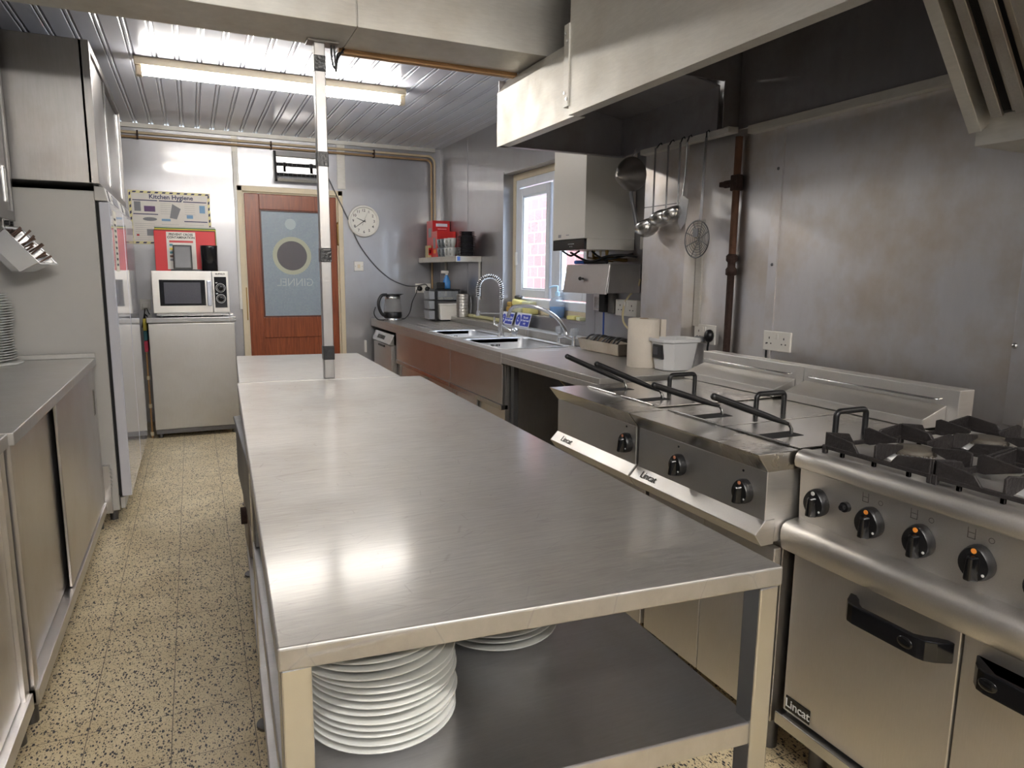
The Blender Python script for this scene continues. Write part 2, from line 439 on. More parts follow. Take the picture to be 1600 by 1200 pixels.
def floor_material():
    m, nt, b = new_mat('terrazzo_tile'); L = nt.links.new
    tc = nt.nodes.new('ShaderNodeTexCoord')
    def chips(scale, stretch, rot, rad, keep, seed):
        mp = nt.nodes.new('ShaderNodeMapping'); mp.inputs['Scale'].default_value = stretch; mp.inputs['Rotation'].default_value = (0, 0, rot); mp.inputs['Location'].default_value = (seed, seed * 1.7, 0)
        L(tc.outputs['Object'], mp.inputs['Vector'])
        wn = nt.nodes.new('ShaderNodeTexNoise'); wn.inputs['Scale'].default_value = 60; wn.inputs['Detail'].default_value = 2
        L(tc.outputs['Object'], wn.inputs['Vector'])
        wm = nt.nodes.new('ShaderNodeVectorMath'); wm.operation = 'MULTIPLY_ADD'; wm.inputs[1].default_value = (0.004, 0.004, 0)
        L(wn.outputs['Color'], wm.inputs[0]); L(mp.outputs['Vector'], wm.inputs[2])
        v = nt.nodes.new('ShaderNodeTexVoronoi'); v.inputs['Scale'].default_value = scale; v.feature = 'F1'
        L(wm.outputs[0], v.inputs['Vector'])
        sp = nt.nodes.new('ShaderNodeSeparateColor'); L(v.outputs['Color'], sp.inputs[0])
        lt = nt.nodes.new('ShaderNodeMath'); lt.operation = 'MULTIPLY'; L(sp.outputs[1], lt.inputs[0]); lt.inputs[1].default_value = rad
        ls = nt.nodes.new('ShaderNodeMath'); ls.operation = 'LESS_THAN'; L(v.outputs['Distance'], ls.inputs[0]); L(lt.outputs[0], ls.inputs[1])
        kp = nt.nodes.new('ShaderNodeMath'); kp.operation = 'LESS_THAN'; L(sp.outputs[0], kp.inputs[0]); kp.inputs[1].default_value = keep
        mu = nt.nodes.new('ShaderNodeMath'); mu.operation = 'MULTIPLY'; L(ls.outputs[0], mu.inputs[0]); L(kp.outputs[0], mu.inputs[1])
        return mu.outputs[0]
    base = nt.nodes.new('ShaderNodeTexNoise'); base.inputs['Scale'].default_value = 5; base.inputs['Detail'].default_value = 5
    L(tc.outputs['Object'], base.inputs['Vector'])
    cr = nt.nodes.new('ShaderNodeValToRGB')
    cr.color_ramp.elements[0].position = 0.35; cr.color_ramp.elements[1].position = 0.65
    cr.color_ramp.elements[0].color = srgb(208, 190, 152); cr.color_ramp.elements[1].color = srgb(226, 210, 174)
    L(base.outputs['Fac'], cr.inputs['Fac'])
    col = cr.outputs['Color']
    for (mask, c) in ((chips(230, (1, 1, 1), 0.3, 0.60, 0.5, 3.1), srgb(170, 150, 116)),
                      (chips(270, (1, 0.7, 1), 0.9, 0.52, 0.40, 1.3), srgb(120, 106, 90)),
                      (chips(170, (1, 0.5, 1), 0.4, 0.58, 0.52, 7.7), srgb(62, 56, 54)),
                      (chips(125, (1, 0.55, 1), -0.5, 0.50, 0.34, 5.2), srgb(44, 42, 48))):
        mx = nt.nodes.new('ShaderNodeMix'); mx.data_type = 'RGBA'
        L(mask, mx.inputs[0]); L(col, mx.inputs[6]); mx.inputs[7].default_value = c
        col = mx.outputs[2]
    mp = nt.nodes.new('ShaderNodeMapping'); mp.inputs['Location'].default_value = (0.0665 + 2.255, 0.0, 0)
    L(tc.outputs['Object'], mp.inputs['Vector'])
    bt = nt.nodes.new('ShaderNodeTexBrick'); bt.offset = 0.0; bt.inputs['Scale'].default_value = 1
    bt.inputs['Brick Width'].default_value = 0.2255; bt.inputs['Row Height'].default_value = 0.2255; bt.inputs['Mortar Size'].default_value = 0.0012; bt.inputs['Mortar Smooth'].default_value = 0.1
    L(mp.outputs['Vector'], bt.inputs['Vector'])
    mx = nt.nodes.new('ShaderNodeMix'); mx.data_type = 'RGBA'
    L(bt.outputs['Fac'], mx.inputs[0]); L(col, mx.inputs[6]); mx.inputs[7].default_value = srgb(104, 92, 76)
    L(mx.outputs[2], b.inputs['Base Color'])
    b.inputs['Roughness'].default_value = 0.42
    return m
FLOOR = floor_material()

def brick_material():
    m, nt, b = new_mat('red_brickwork'); L = nt.links.new
    tc = nt.nodes.new('ShaderNodeTexCoord')
    sp = nt.nodes.new('ShaderNodeSeparateXYZ'); cb = nt.nodes.new('ShaderNodeCombineXYZ')
    L(tc.outputs['Object'], sp.inputs[0]); L(sp.outputs['Y'], cb.inputs['X']); L(sp.outputs['Z'], cb.inputs['Y'])
    bt = nt.nodes.new('ShaderNodeTexBrick'); bt.inputs['Scale'].default_value = 1
    bt.inputs['Brick Width'].default_value = 0.225; bt.inputs['Row Height'].default_value = 0.15; bt.inputs['Mortar Size'].default_value = 0.008
    bt.inputs['Color1'].default_value = srgb(150, 98, 94); bt.inputs['Color2'].default_value = srgb(138, 88, 86); bt.inputs['Mortar'].default_value = srgb(158, 130, 124)
    L(cb.outputs[0], bt.inputs['Vector']); L(bt.outputs['Color'], b.inputs['Base Color'])
    b.inputs['Roughness'].default_value = 0.85
    return m
BRICK = brick_material()

def obscured_glass():
    m, nt, b = new_mat('obscured_door_glass'); L = nt.links.new
    tc = nt.nodes.new('ShaderNodeTexCoord')
    sp = nt.nodes.new('ShaderNodeSeparateXYZ'); cb = nt.nodes.new('ShaderNodeCombineXYZ')
    L(tc.outputs['Object'], sp.inputs[0]); L(sp.outputs['X'], cb.inputs['X']); L(sp.outputs['Z'], cb.inputs['Y'])
    bt = nt.nodes.new('ShaderNodeTexBrick'); bt.offset = 0.0; bt.inputs['Scale'].default_value = 1
    bt.inputs['Brick Width'].default_value = 0.0125; bt.inputs['Row Height'].default_value = 0.0125; bt.inputs['Mortar Size'].default_value = 0.0022; bt.inputs['Mortar Smooth'].default_value = 0.6
    bt.inputs['Color1'].default_value = srgb(168, 182, 190); bt.inputs['Color2'].default_value = srgb(158, 172, 184); bt.inputs['Mortar'].default_value = srgb(112, 122, 134)
    L(cb.outputs[0], bt.inputs['Vector']); L(bt.outputs['Color'], b.inputs['Base Color'])
    b.inputs['Roughness'].default_value = 0.3
    bp = nt.nodes.new('ShaderNodeBump'); bp.inputs['Strength'].default_value = 0.25; bp.inputs['Distance'].default_value = 0.002; bp.invert = True
    L(bt.outputs['Fac'], bp.inputs['Height']); L(bp.outputs['Normal'], b.inputs['Normal'])
    return m
DGLASS = obscured_glass()

# ------------------------------------------------------------------ camera
def make_camera():
    y, p, r = 0.42947, 0.15775, 0.0101
    fw = V((math.sin(y) * math.cos(p), math.cos(y) * math.cos(p), -math.sin(p)))
    rt = V((math.cos(y), -math.sin(y), 0)); up = rt.cross(fw)
    c, s = math.cos(r), math.sin(r)
    r2 = rt * c + up * s; u2 = up * c - rt * s
    cd = bpy.data.cameras.new('camera'); cam = bpy.data.objects.new('camera', cd); COL.objects.link(cam)
    M = Matrix((r2, u2, -fw)).transposed().to_4x4(); M.translation = (0, 0, 1.35)
    cam.matrix_world = M
    cd.sensor_width = 36; cd.lens = 1084.2 / 1600 * 36; cd.clip_start = 0.02; cd.clip_end = 200
    SC.camera = cam
make_camera()
SC.view_settings.view_transform = 'Standard'; SC.view_settings.look = 'None'
SC.view_settings.gamma = 1.0; SC.view_settings.exposure = 1.2
SC.view_settings.use_curve_mapping = False
w = bpy.data.worlds.new('daylight'); SC.world = w; w.use_nodes = True
w.node_tree.nodes['Background'].inputs['Color'].default_value = (0.78, 0.88, 1.0, 1)
w.node_tree.nodes['Background'].inputs['Strength'].default_value = 4.2

# ------------------------------------------------------------------ room shell
XL, WX, BY, YN, ZC = -1.15, 2.34, 6.9, -3.4, 2.57
structure('floor', MB().box(XL - 0.1, WX + 0.14, YN - 0.1, BY + 0.1, -0.06, 0), FLOOR)
structure('wall_left', MB().box(XL - 0.1, XL, YN - 0.1, BY + 0.1, 0, ZC), S_WALL)
structure('wall_near', MB().box(XL, WX + 0.14, YN - 0.1, YN, 0, ZC), WALLDARK)  # unseen wall; grey tone and distance chosen to darken reflections in the steel
structure('wall_back', MB().box(XL, 0.41, BY, BY + 0.1, 0, ZC).box(1.35, WX + 0.14, BY, BY + 0.1, 0, ZC).box(0.41, 1.35, BY, BY + 0.1, 2.11, ZC), S_WALL)
mb = MB()
mb.box(WX, WX + 0.14, 5.31, BY, 0, ZC).box(WX, WX + 0.14, 3.15, 3.95, 0, ZC)
mb.box(WX, WX + 0.14, 3.95, 5.31, 0, 1.04).box(WX, WX + 0.14, 3.95, 5.31, 2.14, ZC)
structure('wall_right', mb, S_WALL)
structure('wall_right_cooking', MB().box(2.29, WX + 0.14, YN, 2.80, 0, ZC), S_WALLR)
structure('wall_right_boxing', MB().box(2.205, WX + 0.14, 2.80, 3.15, 0, ZC), S_WALLR)
# ceiling of white plastic planks with a double groove at each joint
mb = MB()
mb.mi = 1; mb.box(XL - 0.1, WX + 0.14, YN - 0.1, BY + 0.1, ZC + 0.012, ZC + 0.06); mb.mi = 0
x = XL - 0.03
while x < WX + 0.1:
    for (a, b_) in ((0.004, 0.094), (0.098, 0.1155)):
        x0, x1 = x + a, x + b_
        mb.prism([(x0, ZC + 0.0125), (x0 + 0.001, ZC + 0.003), (x0 + 0.004, ZC), (x1 - 0.004, ZC), (x1 - 0.001, ZC + 0.003), (x1, ZC + 0.0125)], 'y', YN, BY)
    x += 0.1185
structure('ceiling', mb, [PVC, PVCD])
# boxed beam across the room, two cladding lengths
mb = MB().box(XL, 0.655, 2.95, 3.25, 2.315, ZC).box(0.659, 2.28, 2.95, 3.25, 2.315, ZC).box(XL, 2.28, 2.956, 3.244, 2.32, ZC)
structure('beam', mb, S_HOOD, None, 0.002)
tag(MB().box(0.64, 1.50, 3.252, 3.285, 2.296, 2.336).build('timber_batten', TIMBER), 'bare timber batten along the far edge of the ceiling beam', 'batten')
# joint strips on the walls
n = 0
def strip(x0, x1, y0, y1, z0, z1, mat=S_WALL):
    global n
    n += 1
    structure('trim_%d' % n, MB().box(x0, x1, y0, y1, z0, z1), mat, None, 0.001)
strip(0.385, 0.435, BY - 0.006, BY, 2.115, ZC, S_HOOD)
strip(1.31, 1.385, BY - 0.012, BY, 2.13, ZC, S_HOOD)
strip(2.282, 2.29, 2.275, 2.325, 0.9, 1.97, S_WALLR)
strip(2.282, 2.29, 1.235, 1.295, 0.9, 1.97, S_WALLR)
strip(2.276, 2.29, 2.755, 2.798, 1.10, 1.62, S_HOOD)
strip(WX - 0.004, WX, 6.12, 6.155, 0.95, ZC, S_WALL)
strip(WX - 0.006, WX, 5.30, 5.33, 1.04, 2.16, S_WALL)
strip(WX - 0.006, WX, 3.84, 3.95, 0.95, 1.45, S_WALL)
strip(XL, 2.28, BY - 0.03, BY, 2.535, ZC, S_HOOD)
strip(2.203, 2.205, 2.802, 3.15, 1.70, 1.704, S_DARK)
# screws along the joint strips: domed heads
for i, (xx, yy, zz, wh) in enumerate([(2.282, 2.30, 1.80, 'upper'), (2.282, 2.30, 1.40, 'middle'), (2.282, 2.30, 1.06, 'lowest')]):
    tag(MB().lathe([(0.007, 0), (0.006, 0.003), (0.002, 0.005), (0, 0.005)], (xx, yy, zz), 12, Matrix.Rotation(-PI / 2, 3, 'Y')).build('screw_head', S_DARK),
        '%s dark screw head on the joint strip between pipe and big wall panel' % wh, 'screw')
tag(MB().lathe([(0.009, 0), (0.008, 0.004), (0.003, 0.006), (0, 0.006)], (2.282, 1.287, 1.147), 12, Matrix.Rotation(-PI / 2, 3, 'Y')).build('screw_head', S_POL),
    'bright screw head on the wall strip above the gas hob', 'screw')

# ------------------------------------------------------------------ window
win = thing('window_1', None, None, (2.44, 4.63, 1.04)); win['kind'] = 'structure'
def ring(y0, y1, z0, z1, wd, x0, x1):
    m = MB()
    m.box(x0, x1, y0, y0 + wd, z0, z1).box(x0, x1, y1 - wd, y1, z0, z1)
    m.box(x0, x1, y0 + wd, y1 - wd, z0, z0 + wd).box(x0, x1, y0 + wd, y1 - wd, z1 - wd, z1)
    return m
ring(3.951, 5.309, 1.041, 2.139, 0.05, 2.425, 2.475).build('window_frame', CREAM, win, 0.003)
ring(4.001, 5.259, 1.091, 2.089, 0.062, 2.43, 2.485).build('window_frame', UPVC, win, 0.004)
MB().box(2.43, 2.485, 4.545, 4.625, 1.153, 2.027).build('mullion', UPVC, win, 0.004)
for (a, b_) in ((4.64, 5.175), (4.08, 4.53)):
    sash = ring(a, b_, 1.165, 2.015, 0.062, 2.415, 2.47).build('sash', UPVC, win, 0.006)
    ring(a + 0.062, b_ - 0.062, 1.227, 1.953, 0.012, 2.425, 2.46).build('bead', UPVC, sash, 0.003)
    MB().box(2.438, 2.444, a + 0.07, b_ - 0.07, 1.235, 1.945).build('pane', GLASSM, sash)
MB().box(2.400, 2.415, 5.19, 5.21, 1.42, 1.52).build('stay_handle', WHITE, win, 0.003)
structure('trim_sill', MB().box(2.335, 2.43, 3.951, 5.309, 1.022, 1.041), S_WALL, None, 0.002)
# outside: brick neighbour and pale cladding
o = tag(MB().box(4.25, 4.6, 7.05, 11.5, -0.5, 5.2).build('brick_house', BRICK), 'red brick house wall outside the window', 'building')
pale = thing('garage', 'pale clad outbuilding outside, right of the brick house', 'building', (5.2, 5.0, -0.5))
m = MB()
for k in range(20):
    m.prism([(5.0, -0.5 + k * 0.15), (4.97, -0.5 + k * 0.15), (4.99, -0.36 + k * 0.15), (5.0, -0.36 + k * 0.15)], 'y', 2.5, 7.0)
m.box(5.0, 6.5, 2.5, 7.0, -0.5, 2.5).build('wall_cladding', plain('white_cladding', srgb(222, 224, 228), 0.6), pale)
structure('ground', MB().box(2.6, 12, 0, 16, -0.6, -0.5), plain('paving', srgb(150, 148, 142), 0.9))

# ------------------------------------------------------------------ door
dr = thing('door_1', None, None, (0.88, BY, 0)); dr['kind'] = 'structure'
m = MB()
for (a, b_, y0, y1) in ((0.41, 0.455, BY - 0.03, BY + 0.1), (1.305, 1.35, BY - 0.03, BY + 0.1)):
    m.box(a, b_, y0, y1, 0, 2.11)
m.box(0.41, 1.35, BY - 0.03, BY + 0.1, 2.062, 2.11)
m.box(0.455, 0.468, BY - 0.005, BY + 0.1, 0, 2.062).box(1.292, 1.305, BY - 0.005, BY + 0.1, 0, 2.062).box(0.468, 1.292, BY - 0.005, BY + 0.1, 2.05, 2.062)
m.build('door_frame', CREAM, dr, 0.004)
m = MB()
yb0, yb1 = BY + 0.0, BY + 0.045
m.box(0.470, 0.597, yb0, yb1, 0.01, 2.048).box(1.163, 1.290, yb0, yb1, 0.01, 2.048)
m.box(0.597, 1.163, yb0, yb1, 1.91, 2.048).box(0.597, 1.163, yb0, yb1, 0.73, 0.92).box(0.597, 1.163, yb0, yb1, 0.01, 0.2)
leaf = m.build('door_leaf', MAHOG, dr, 0.004)
m = MB()
for (a, b_, c, d) in ((0.597, 0.611, 0.92, 1.91), (1.149, 1.163, 0.92, 1.91), (0.611, 1.149, 0.92, 0.934), (0.611, 1.149, 1.896, 1.91)):
    m.box(a, b_, yb0 + 0.004, yb0 + 0.03, c, d)
m.build('glazing_bead', wood('dark_bead', srgb(70, 30, 18), srgb(100, 48, 28)), leaf, 0.003)
MB().box(0.597, 1.163, yb0 + 0.018, yb0 + 0.03, 0.2, 0.73).build('door_panel', MAHOG, leaf)
gp = MB().box(0.605, 1.155, yb0 + 0.018, yb0 + 0.024, 0.926, 1.904).build('pane', DGLASS, dr)
ORI[gp.name] = ORI[dr.name]
yg = yb0 + 0.0165
MB().cyl((0.868, yg + 0.001, 1.786), (0.868, yg - 0.0005, 1.786), 0.05, n=40).build('sticker', plain('pale_disc', srgb(176, 188, 190), 0.5), gp)
MB().disc((0.873, yg, 1.495), 0.175, (0, -1, 0), 48, 0.135).build('notice_ring', plain('cream_ring', srgb(178, 180, 158), 0.5), gp)
MB().cyl((0.873, yg + 0.001, 1.495), (0.873, yg - 0.0005, 1.495), 0.136, n=48).build('notice_disc', plain('dark_disc', srgb(92, 88, 92), 0.5), gp)
text('GINNEL', 0.105, plain('faint_letter', srgb(176, 184, 186), 0.5), (0.895, yg, 1.245), (1, 0, 0), (0, 0, 1), gp, mirror=True, sx=0.9)
MB().cyl((1.30, BY - 0.012, 1.62), (1.30, BY - 0.012, 1.80), 0.011, n=12).ball((1.30, BY - 0.012, 1.81), 0.012).ball((1.30, BY - 0.012, 1.61), 0.012).build('hinge', BRASS, dr)
MB().box(0.446, 0.456, BY - 0.032, BY - 0.028, 0.9, 1.2).build('strike_plate', BRASS, dr)

# ------------------------------------------------------------------ strip lights
def strip_light(x0, x1, y, label, tm):
    t = thing('strip_light', label, 'strip light', ((x0 + x1) / 2, y, ZC))
    MB().box(x0 - 0.035, x1 + 0.035, y - 0.036, y + 0.036, ZC - 0.045, ZC).build('light_body', CREAM, t, 0.004)
    MB().cyl((x0, y, ZC - 0.072), (x1, y, ZC - 0.076), 0.024, n=24).build('tube', tm, t)
    for a, b_ in ((x0 - 0.03, x0 + 0.004), (x1 - 0.004, x1 + 0.03)):
        MB().box(a, b_, y - 0.026, y + 0.026, ZC - 0.102, ZC - 0.045).build('end_cap', CREAM, t, 0.004)
strip_light(-0.20, 1.345, 4.80, 'lit strip light on the ceiling between beam and door', TUBE_M)
strip_light(-0.35, 1.15, -0.62, 'lit strip light on the ceiling just behind the camera', TUBE_N)
strip_light(-0.35, 1.15, -1.75, 'added unseen strip light on the ceiling farthest behind the camera', TUBE_N)  # unseen lamp added to spread more light over the near end

# ------------------------------------------------------------------ post and preparation tables
post = thing('steel_post', 'square steel post from table seam up to the beam, black tape bands', 'post', (0.545, 3.2, 0.871))
MB().box(0.5225, 0.5675, 3.1775, 3.2225, 0.872, 2.305).build('post_tube', S_POST, post, 0.003)
MB().box(0.495, 0.625, 3.16, 3.24, 2.305, 2.314).build('top_plate', S_POST, post, 0.001)
TAPE = plain('black_tape', srgb(28, 27, 30), 0.3, bump=0.3, bscale=80)
for (a, b_) in ((2.19, 2.255), (1.80, 1.863), (1.392, 1.453), (0.957, 1.02)):
    MB().box(0.5205, 0.5695, 3.1755, 3.2245, a, b_).build('tape_band', TAPE, post, 0.002)
MB().tube(smooth_path([(0.598, 3.20, 2.305), (0.60, 3.20, 2.25), (0.612, 3.205, 2.215), (0.622, 3.21, 2.25), (0.632, 3.23, 2.285), (0.66, 3.255, 2.30)]), 0.004).tube(
    smooth_path([(0.61, 3.20, 2.305), (0.613, 3.20, 2.26), (0.617, 3.205, 2.205), (0.628, 3.215, 2.26), (0.665, 3.25, 2.318)]), 0.004).build('cable_tail', BLACK, post)

def prep_table(label, q, zt, legs, shelves):
    cx = sum(p[0] for p in q) / 4; cy = sum(p[1] for p in q) / 4
    t = thing('preparation_table', label, 'table', (cx, cy, 0))
    m = MB(); h = 0.034
    m.hexa([(p[0], p[1], zt - h) for p in q], [(p[0], p[1], zt) for p in q])
    m.build('table_top', S_TABLE, t, 0.004, 3)
    def lerp(a, b_, k): return a + (b_ - a) * k
    def at(u, v):
        x0 = lerp(q[0][0], q[3][0], v); x1 = lerp(q[1][0], q[2][0], v)
        y0 = lerp(q[0][1], q[3][1], v); y1 = lerp(q[1][1], q[2][1], v)
        return lerp(x0, x1, u), lerp(y0, y1, u)
    for (u, v) in legs:
        px, py = at(u, v)
        px += 0.024 if u < 0.5 else -0.024
        py += 0.024 if v < 0.3 else (-0.024 if v > 0.7 else 0)
        lg = MB().box(px - 0.02, px + 0.02, py - 0.02, py + 0.02, 0.035, zt - h).build('leg', S_POL, t, 0.003)
        MB().cyl((px, py, 0.0), (px, py, 0.008), 0.035, n=20).cyl((px, py, 0.008), (px, py, 0.036), 0.012, n=12).build('foot', S_DARK, lg)
    for zs in shelves:
        m = MB()
        e = [at(0.0, 0.004), at(1.0, 0.004), at(1.0, 0.996), at(0.0, 0.996)]
        e = [(e[0][0] + 0.004, e[0][1]), (e[1][0] - 0.03, e[1][1]), (e[2][0] - 0.03, e[2][1]), (e[3][0] + 0.004, e[3][1])]
        m.hexa([(p[0], p[1], zs - 0.042) for p in e], [(p[0], p[1], zs) for p in e])
        m.build('shelf', S_SHELF, t, 0.003)
    return t
prep_table('large stainless preparation table in the middle, plates stacked underneath',
           [(0.072, 0.876), (0.876, 0.81), (0.956, 3.125), (0.152, 3.19)], 0.87,
           [(0, 0), (1, 0), (0, 0.5), (1, 0.5), (0, 1), (1, 1)], [0.588, 0.20])
prep_table('narrower stainless table beyond the post, in front of the wooden door',
           [(0.160, 3.196), (0.863, 3.135), (0.878, 4.14), (0.205, 4.215)], 0.872, [(0, 1), (1, 1)], [0.59])
bx = thing('storage_box', 'dark steel box on the upper shelf under the left table edge', 'box', (0.25, 2.2, 0.588))
MB().box(0.118, 0.40, 1.96, 2.75, 0.589, 0.80).build('box_body', S_DARK, bx, 0.004)
MB().box(0.112, 0.405, 1.955, 2.755, 0.80, 0.812).build('lid', S_DARK, bx, 0.003)
bx = thing('steel_drum', 'brown-grey steel bin on the bottom shelf under the left table edge', 'bin', (0.25, 3.0, 0.20))
MB().box(0.150, 0.42, 2.86, 3.13, 0.201, 0.50).build('bin_body', steel('brown_steel', (0.30, 0.26, 0.24), 0.4), bx, 0.005)
MB().cyl((0.152, 2.93, 0.36), (0.128, 2.93, 0.36), 0.035, n=24).build('handle_knob', RUSTD, bx)

# white plates stacked under the table
def plate_profile(r, h=0.022):
    return [(0, 0.003), (r * 0.55, 0.003), (r * 0.57, 0.0), (r * 0.62, 0.0), (r * 0.66, 0.005), (r * 0.985, h - 0.002), (r, h), (r * 0.985, h + 0.0015),
            (r * 0.68, 0.0095), (r * 0.6, 0.007), (0, 0.007)]
def plate(name, label, group, c, r, mat, tilt=0, h=0.022, n=48):
    M = Matrix.Rotation(tilt, 3, V((math.cos(c[0] * 99), math.sin(c[0] * 99), 0)))
    o = MB().lathe(plate_profile(r, h), c, n, M).build(name, mat)
    return tag(o, label, 'plate', group)
z = 0.589
offs = [(0, 0), (0.001, -0.002), (0, 0.002), (0.003, 0), (0.0, -0.003), (-0.002, 0.002), (0.002, 0.001), (0.002, 0.0), (-0.002, -0.006), (-0.003, -0.006), (-0.016, -0.012), (-0.018, -0.014), (-0.02, -0.012), (-0.018, -0.014)]
for i in range(14):
    gap = 0.0125 if i not in (7, 9, 10) else 0.0165
    plate('dinner_plate', 'white dinner plate, %s in the stack at the near table corner' % rank(i, 14), 'plates stacked under the near corner of the table',
          (0.258 + offs[i][0], 1.094 + offs[i][1], z), 0.127 + (0.002 if i % 3 == 0 else 0), CHINA)
    z += gap
z = 0.589
for i in range(9):
    plate('dinner_plate', 'white dinner plate, %s in the second stack, deeper under the table' % rank(i, 9), 'plates stacked deeper under the table',
          (0.560 - 0.003 * (i % 3), 1.292 + 0.004 * (i % 2), z), 0.132, CHINA)
    z += 0.0145

# ------------------------------------------------------------------ fryers
def knob(parent, c, r, nrm_tilt, dot, name='knob', tip=None):
    """control knob facing -x: teardrop skirt, raised grip, coloured dot at the point"""
    R = Matrix.Rotation(nrm_tilt, 3, 'Y')
    c = V(c)
    def P(x, y, z): return c + R @ V((x, y, z))
    out = []
    for i in range(28):
        a = 2 * PI * i / 28
        k = r * (1 + 0.22 * max(0, math.sin(a)) ** 5)
        out.append((k * math.cos(a), k * math.sin(a)))
    m = MB()
    N = len(out)
    vs = []
    for (xx, sc) in ((0.0, 0.96), (-0.012, 1.0), (-0.020, 0.97), (-0.024, 0.9)):
        vs += [P(xx, p[0] * sc, p[1] * sc) for p in out]
    fs = []
    for k in range(3):
        for i in range(N):
            fs.append((k * N + i, k * N + (i + 1) % N, (k + 1) * N + (i + 1) % N, (k + 1) * N + i))
    m.add(vs, fs, True); m.add(vs[-N:], [tuple(range(N))], False)
    kb = m.build(name, BLACK, parent)
    # grip: wedge across the dial
    g = r * 0.95
    b0 = [P(-0.022, -r * 0.44, -g), P(-0.022, r * 0.44, -g), P(-0.022, r * 0.40, g * 0.72), P(-0.022, -r * 0.40, g * 0.72)]
    t0 = [P(-0.044, -r * 0.20, -g * 0.9), P(-0.044, r * 0.20, -g * 0.9), P(-0.040, r * 0.13, g * 0.62), P(-0.040, -r * 0.13, g * 0.62)]
    MB().hexa(b0, t0).build('grip', BLACKG, kb, 0.004)
    if dot is not None:
        MB().cyl(P(-0.0235, 0, r * 0.90), P(-0.0255, 0, r * 0.90), r * 0.16, n=16).build('pointer_dot', dot, kb)
    MB().cyl(P(-0.0235, -r * 0.62, -r * 0.42), P(-0.0248, -r * 0.62, -r * 0.42), r * 0.09, n=12).build('zero_mark', WHITEMK, kb)
    return kb

def fryer(label, y0, y1, tanks, knobs, brand, logo_y):
    t = thing('deep_fryer', label, 'fryer', (1.7, (y0 + y1) / 2, 0))
    # cabinet
    MB().box(1.40, 2.06, y0 + 0.006, y1 - 0.006, 0.12, 0.66).build('cabinet', S_FRONT, t, 0.002)
    nd = 2
    for k in range(nd):
        a = y0 + 0.006 + (y1 - y0 - 0.012) * k / nd; b_ = y0 + 0.006 + (y1 - y0 - 0.012) * (k + 1) / nd
        MB().box(1.372, 1.397, a + 0.002, b_ - 0.002, 0.13, 0.632).build('door', S_DOOR, t, 0.003)
    for xx in (1.46, 2.0):
        for yy in (y0 + 0.06, y1 - 0.06):
            MB().cyl((xx, yy, 0), (xx, yy, 0.12), 0.022, n=14).build('foot', S_DARK, t)
    MB().prism([(1.325, 0.85), (1.325, 0.718), (1.36, 0.655), (2.06, 0.655), (2.06, 0.85)], 'y', y0 + 0.004, y1 - 0.004).build('control_panel', S_COOK, t, 0.002)
    tr = MB().prism([(1.327, 0.720), (1.293, 0.684), (1.318, 0.650), (1.36, 0.650), (1.36, 0.720)], 'y', y0 + 0.002, y1 - 0.002).build('badge_strip', S_COOK, t, 0.002)
    nv = V((-0.034, 0, -0.036)).normalized()
    text(brand, 0.034, ETCH, (1.3085, logo_y, 0.7028), (0, -1, 0), (0.034, 0, 0.036), tr, 'brand_lettering')
    # hob top with mitred front lip and tank openings
    m = MB()
    m.prism([(1.285, 0.90), (1.290, 0.893), (1.325, 0.85), (2.06, 0.85), (2.06, 0.897), (1.43, 0.897), (1.428, 0.90)], 'y', y0 + 0.001, y1 - 0.001)
    m.build('fryer_top', S_COOKTOP, t, 0.0025)
    for (a, b_, slots, hx, hy) in tanks:
        lid = MB().box(1.435, 1.965, a + 0.002, b_ - 0.002, 0.899, 0.9025).build('tank_lid', S_COOKTOP, t, 0.001)
        HX0, HX1 = 1.645, 1.765
        hp = [(HX0, hy, 0.902), (HX0, hy, 0.955)] + arc((HX0 + 0.015, hy, 0.957), 0.015, PI, PI / 2, (1, 0, 0), (0, 0, 1), 5) + \
            arc((HX1 - 0.015, hy, 0.957), 0.015, PI / 2, 0, (1, 0, 0), (0, 0, 1), 5) + [(HX1, hy, 0.955), (HX1, hy, 0.902)]
        MB().tube(hp, 0.0085, 10).build('lid_handle', BLACK, lid)
        for (sy, tilt) in slots:
            sl = MB().box(1.445, 1.565, sy - 0.028, sy + 0.028, 0.9015, 0.9032).build('basket_slot', RUBBER, lid)
            # folded steel hinge edge beside the slot
            MB().cyl((1.434, sy - 0.10, 0.904), (1.434, sy + 0.10, 0.904), 0.003, n=8).build('lid_edge', S_POL, lid)
    for (ky, kz) in knobs:
        knob(t, (1.325, ky, kz), 0.031, 0, plain('copper_mark', srgb(214, 140, 106), 0.4))
        MB().cyl((1.3255, ky + 0.012, kz + 0.056), (1.3235, ky + 0.012, kz + 0.056), 0.0035, n=10).build('pilot_light', BLACK, t)
    # flue upstand at the back with wire rail and sloping cover
    MB().box(2.062, 2.13, y0, y1 + 0.005, 0.80, 1.018).build('flue_box', S_COOK, t, 0.002)
    MB().prism([(2.06, 0.968), (1.955, 0.932), (1.955, 0.904), (2.06, 0.904)], 'y', y0 + 0.035, y1 - 0.005).build('flue_cover', S_COOK, t, 0.002)
    ra, rb = y0 + 0.055, y1 - 0.03
    MB().tube([(2.062, ra, 0.985), (2.045, ra, 0.985), (2.04, ra + 0.012, 0.985), (2.04, rb - 0.012, 0.985), (2.045, rb, 0.985), (2.062, rb, 0.985)], 0.004, 8).build('wire_rail', S_POL, t)
    return t
fryer('single tank fryer with two baskets, beside the end of the sink worktop', 1.885, 2.445, [(1.925, 2.405, [(2.285, 0), (2.05, 0)], 0, 2.14)], [(1.935, 0.782)], 'Lincat', 2.335)
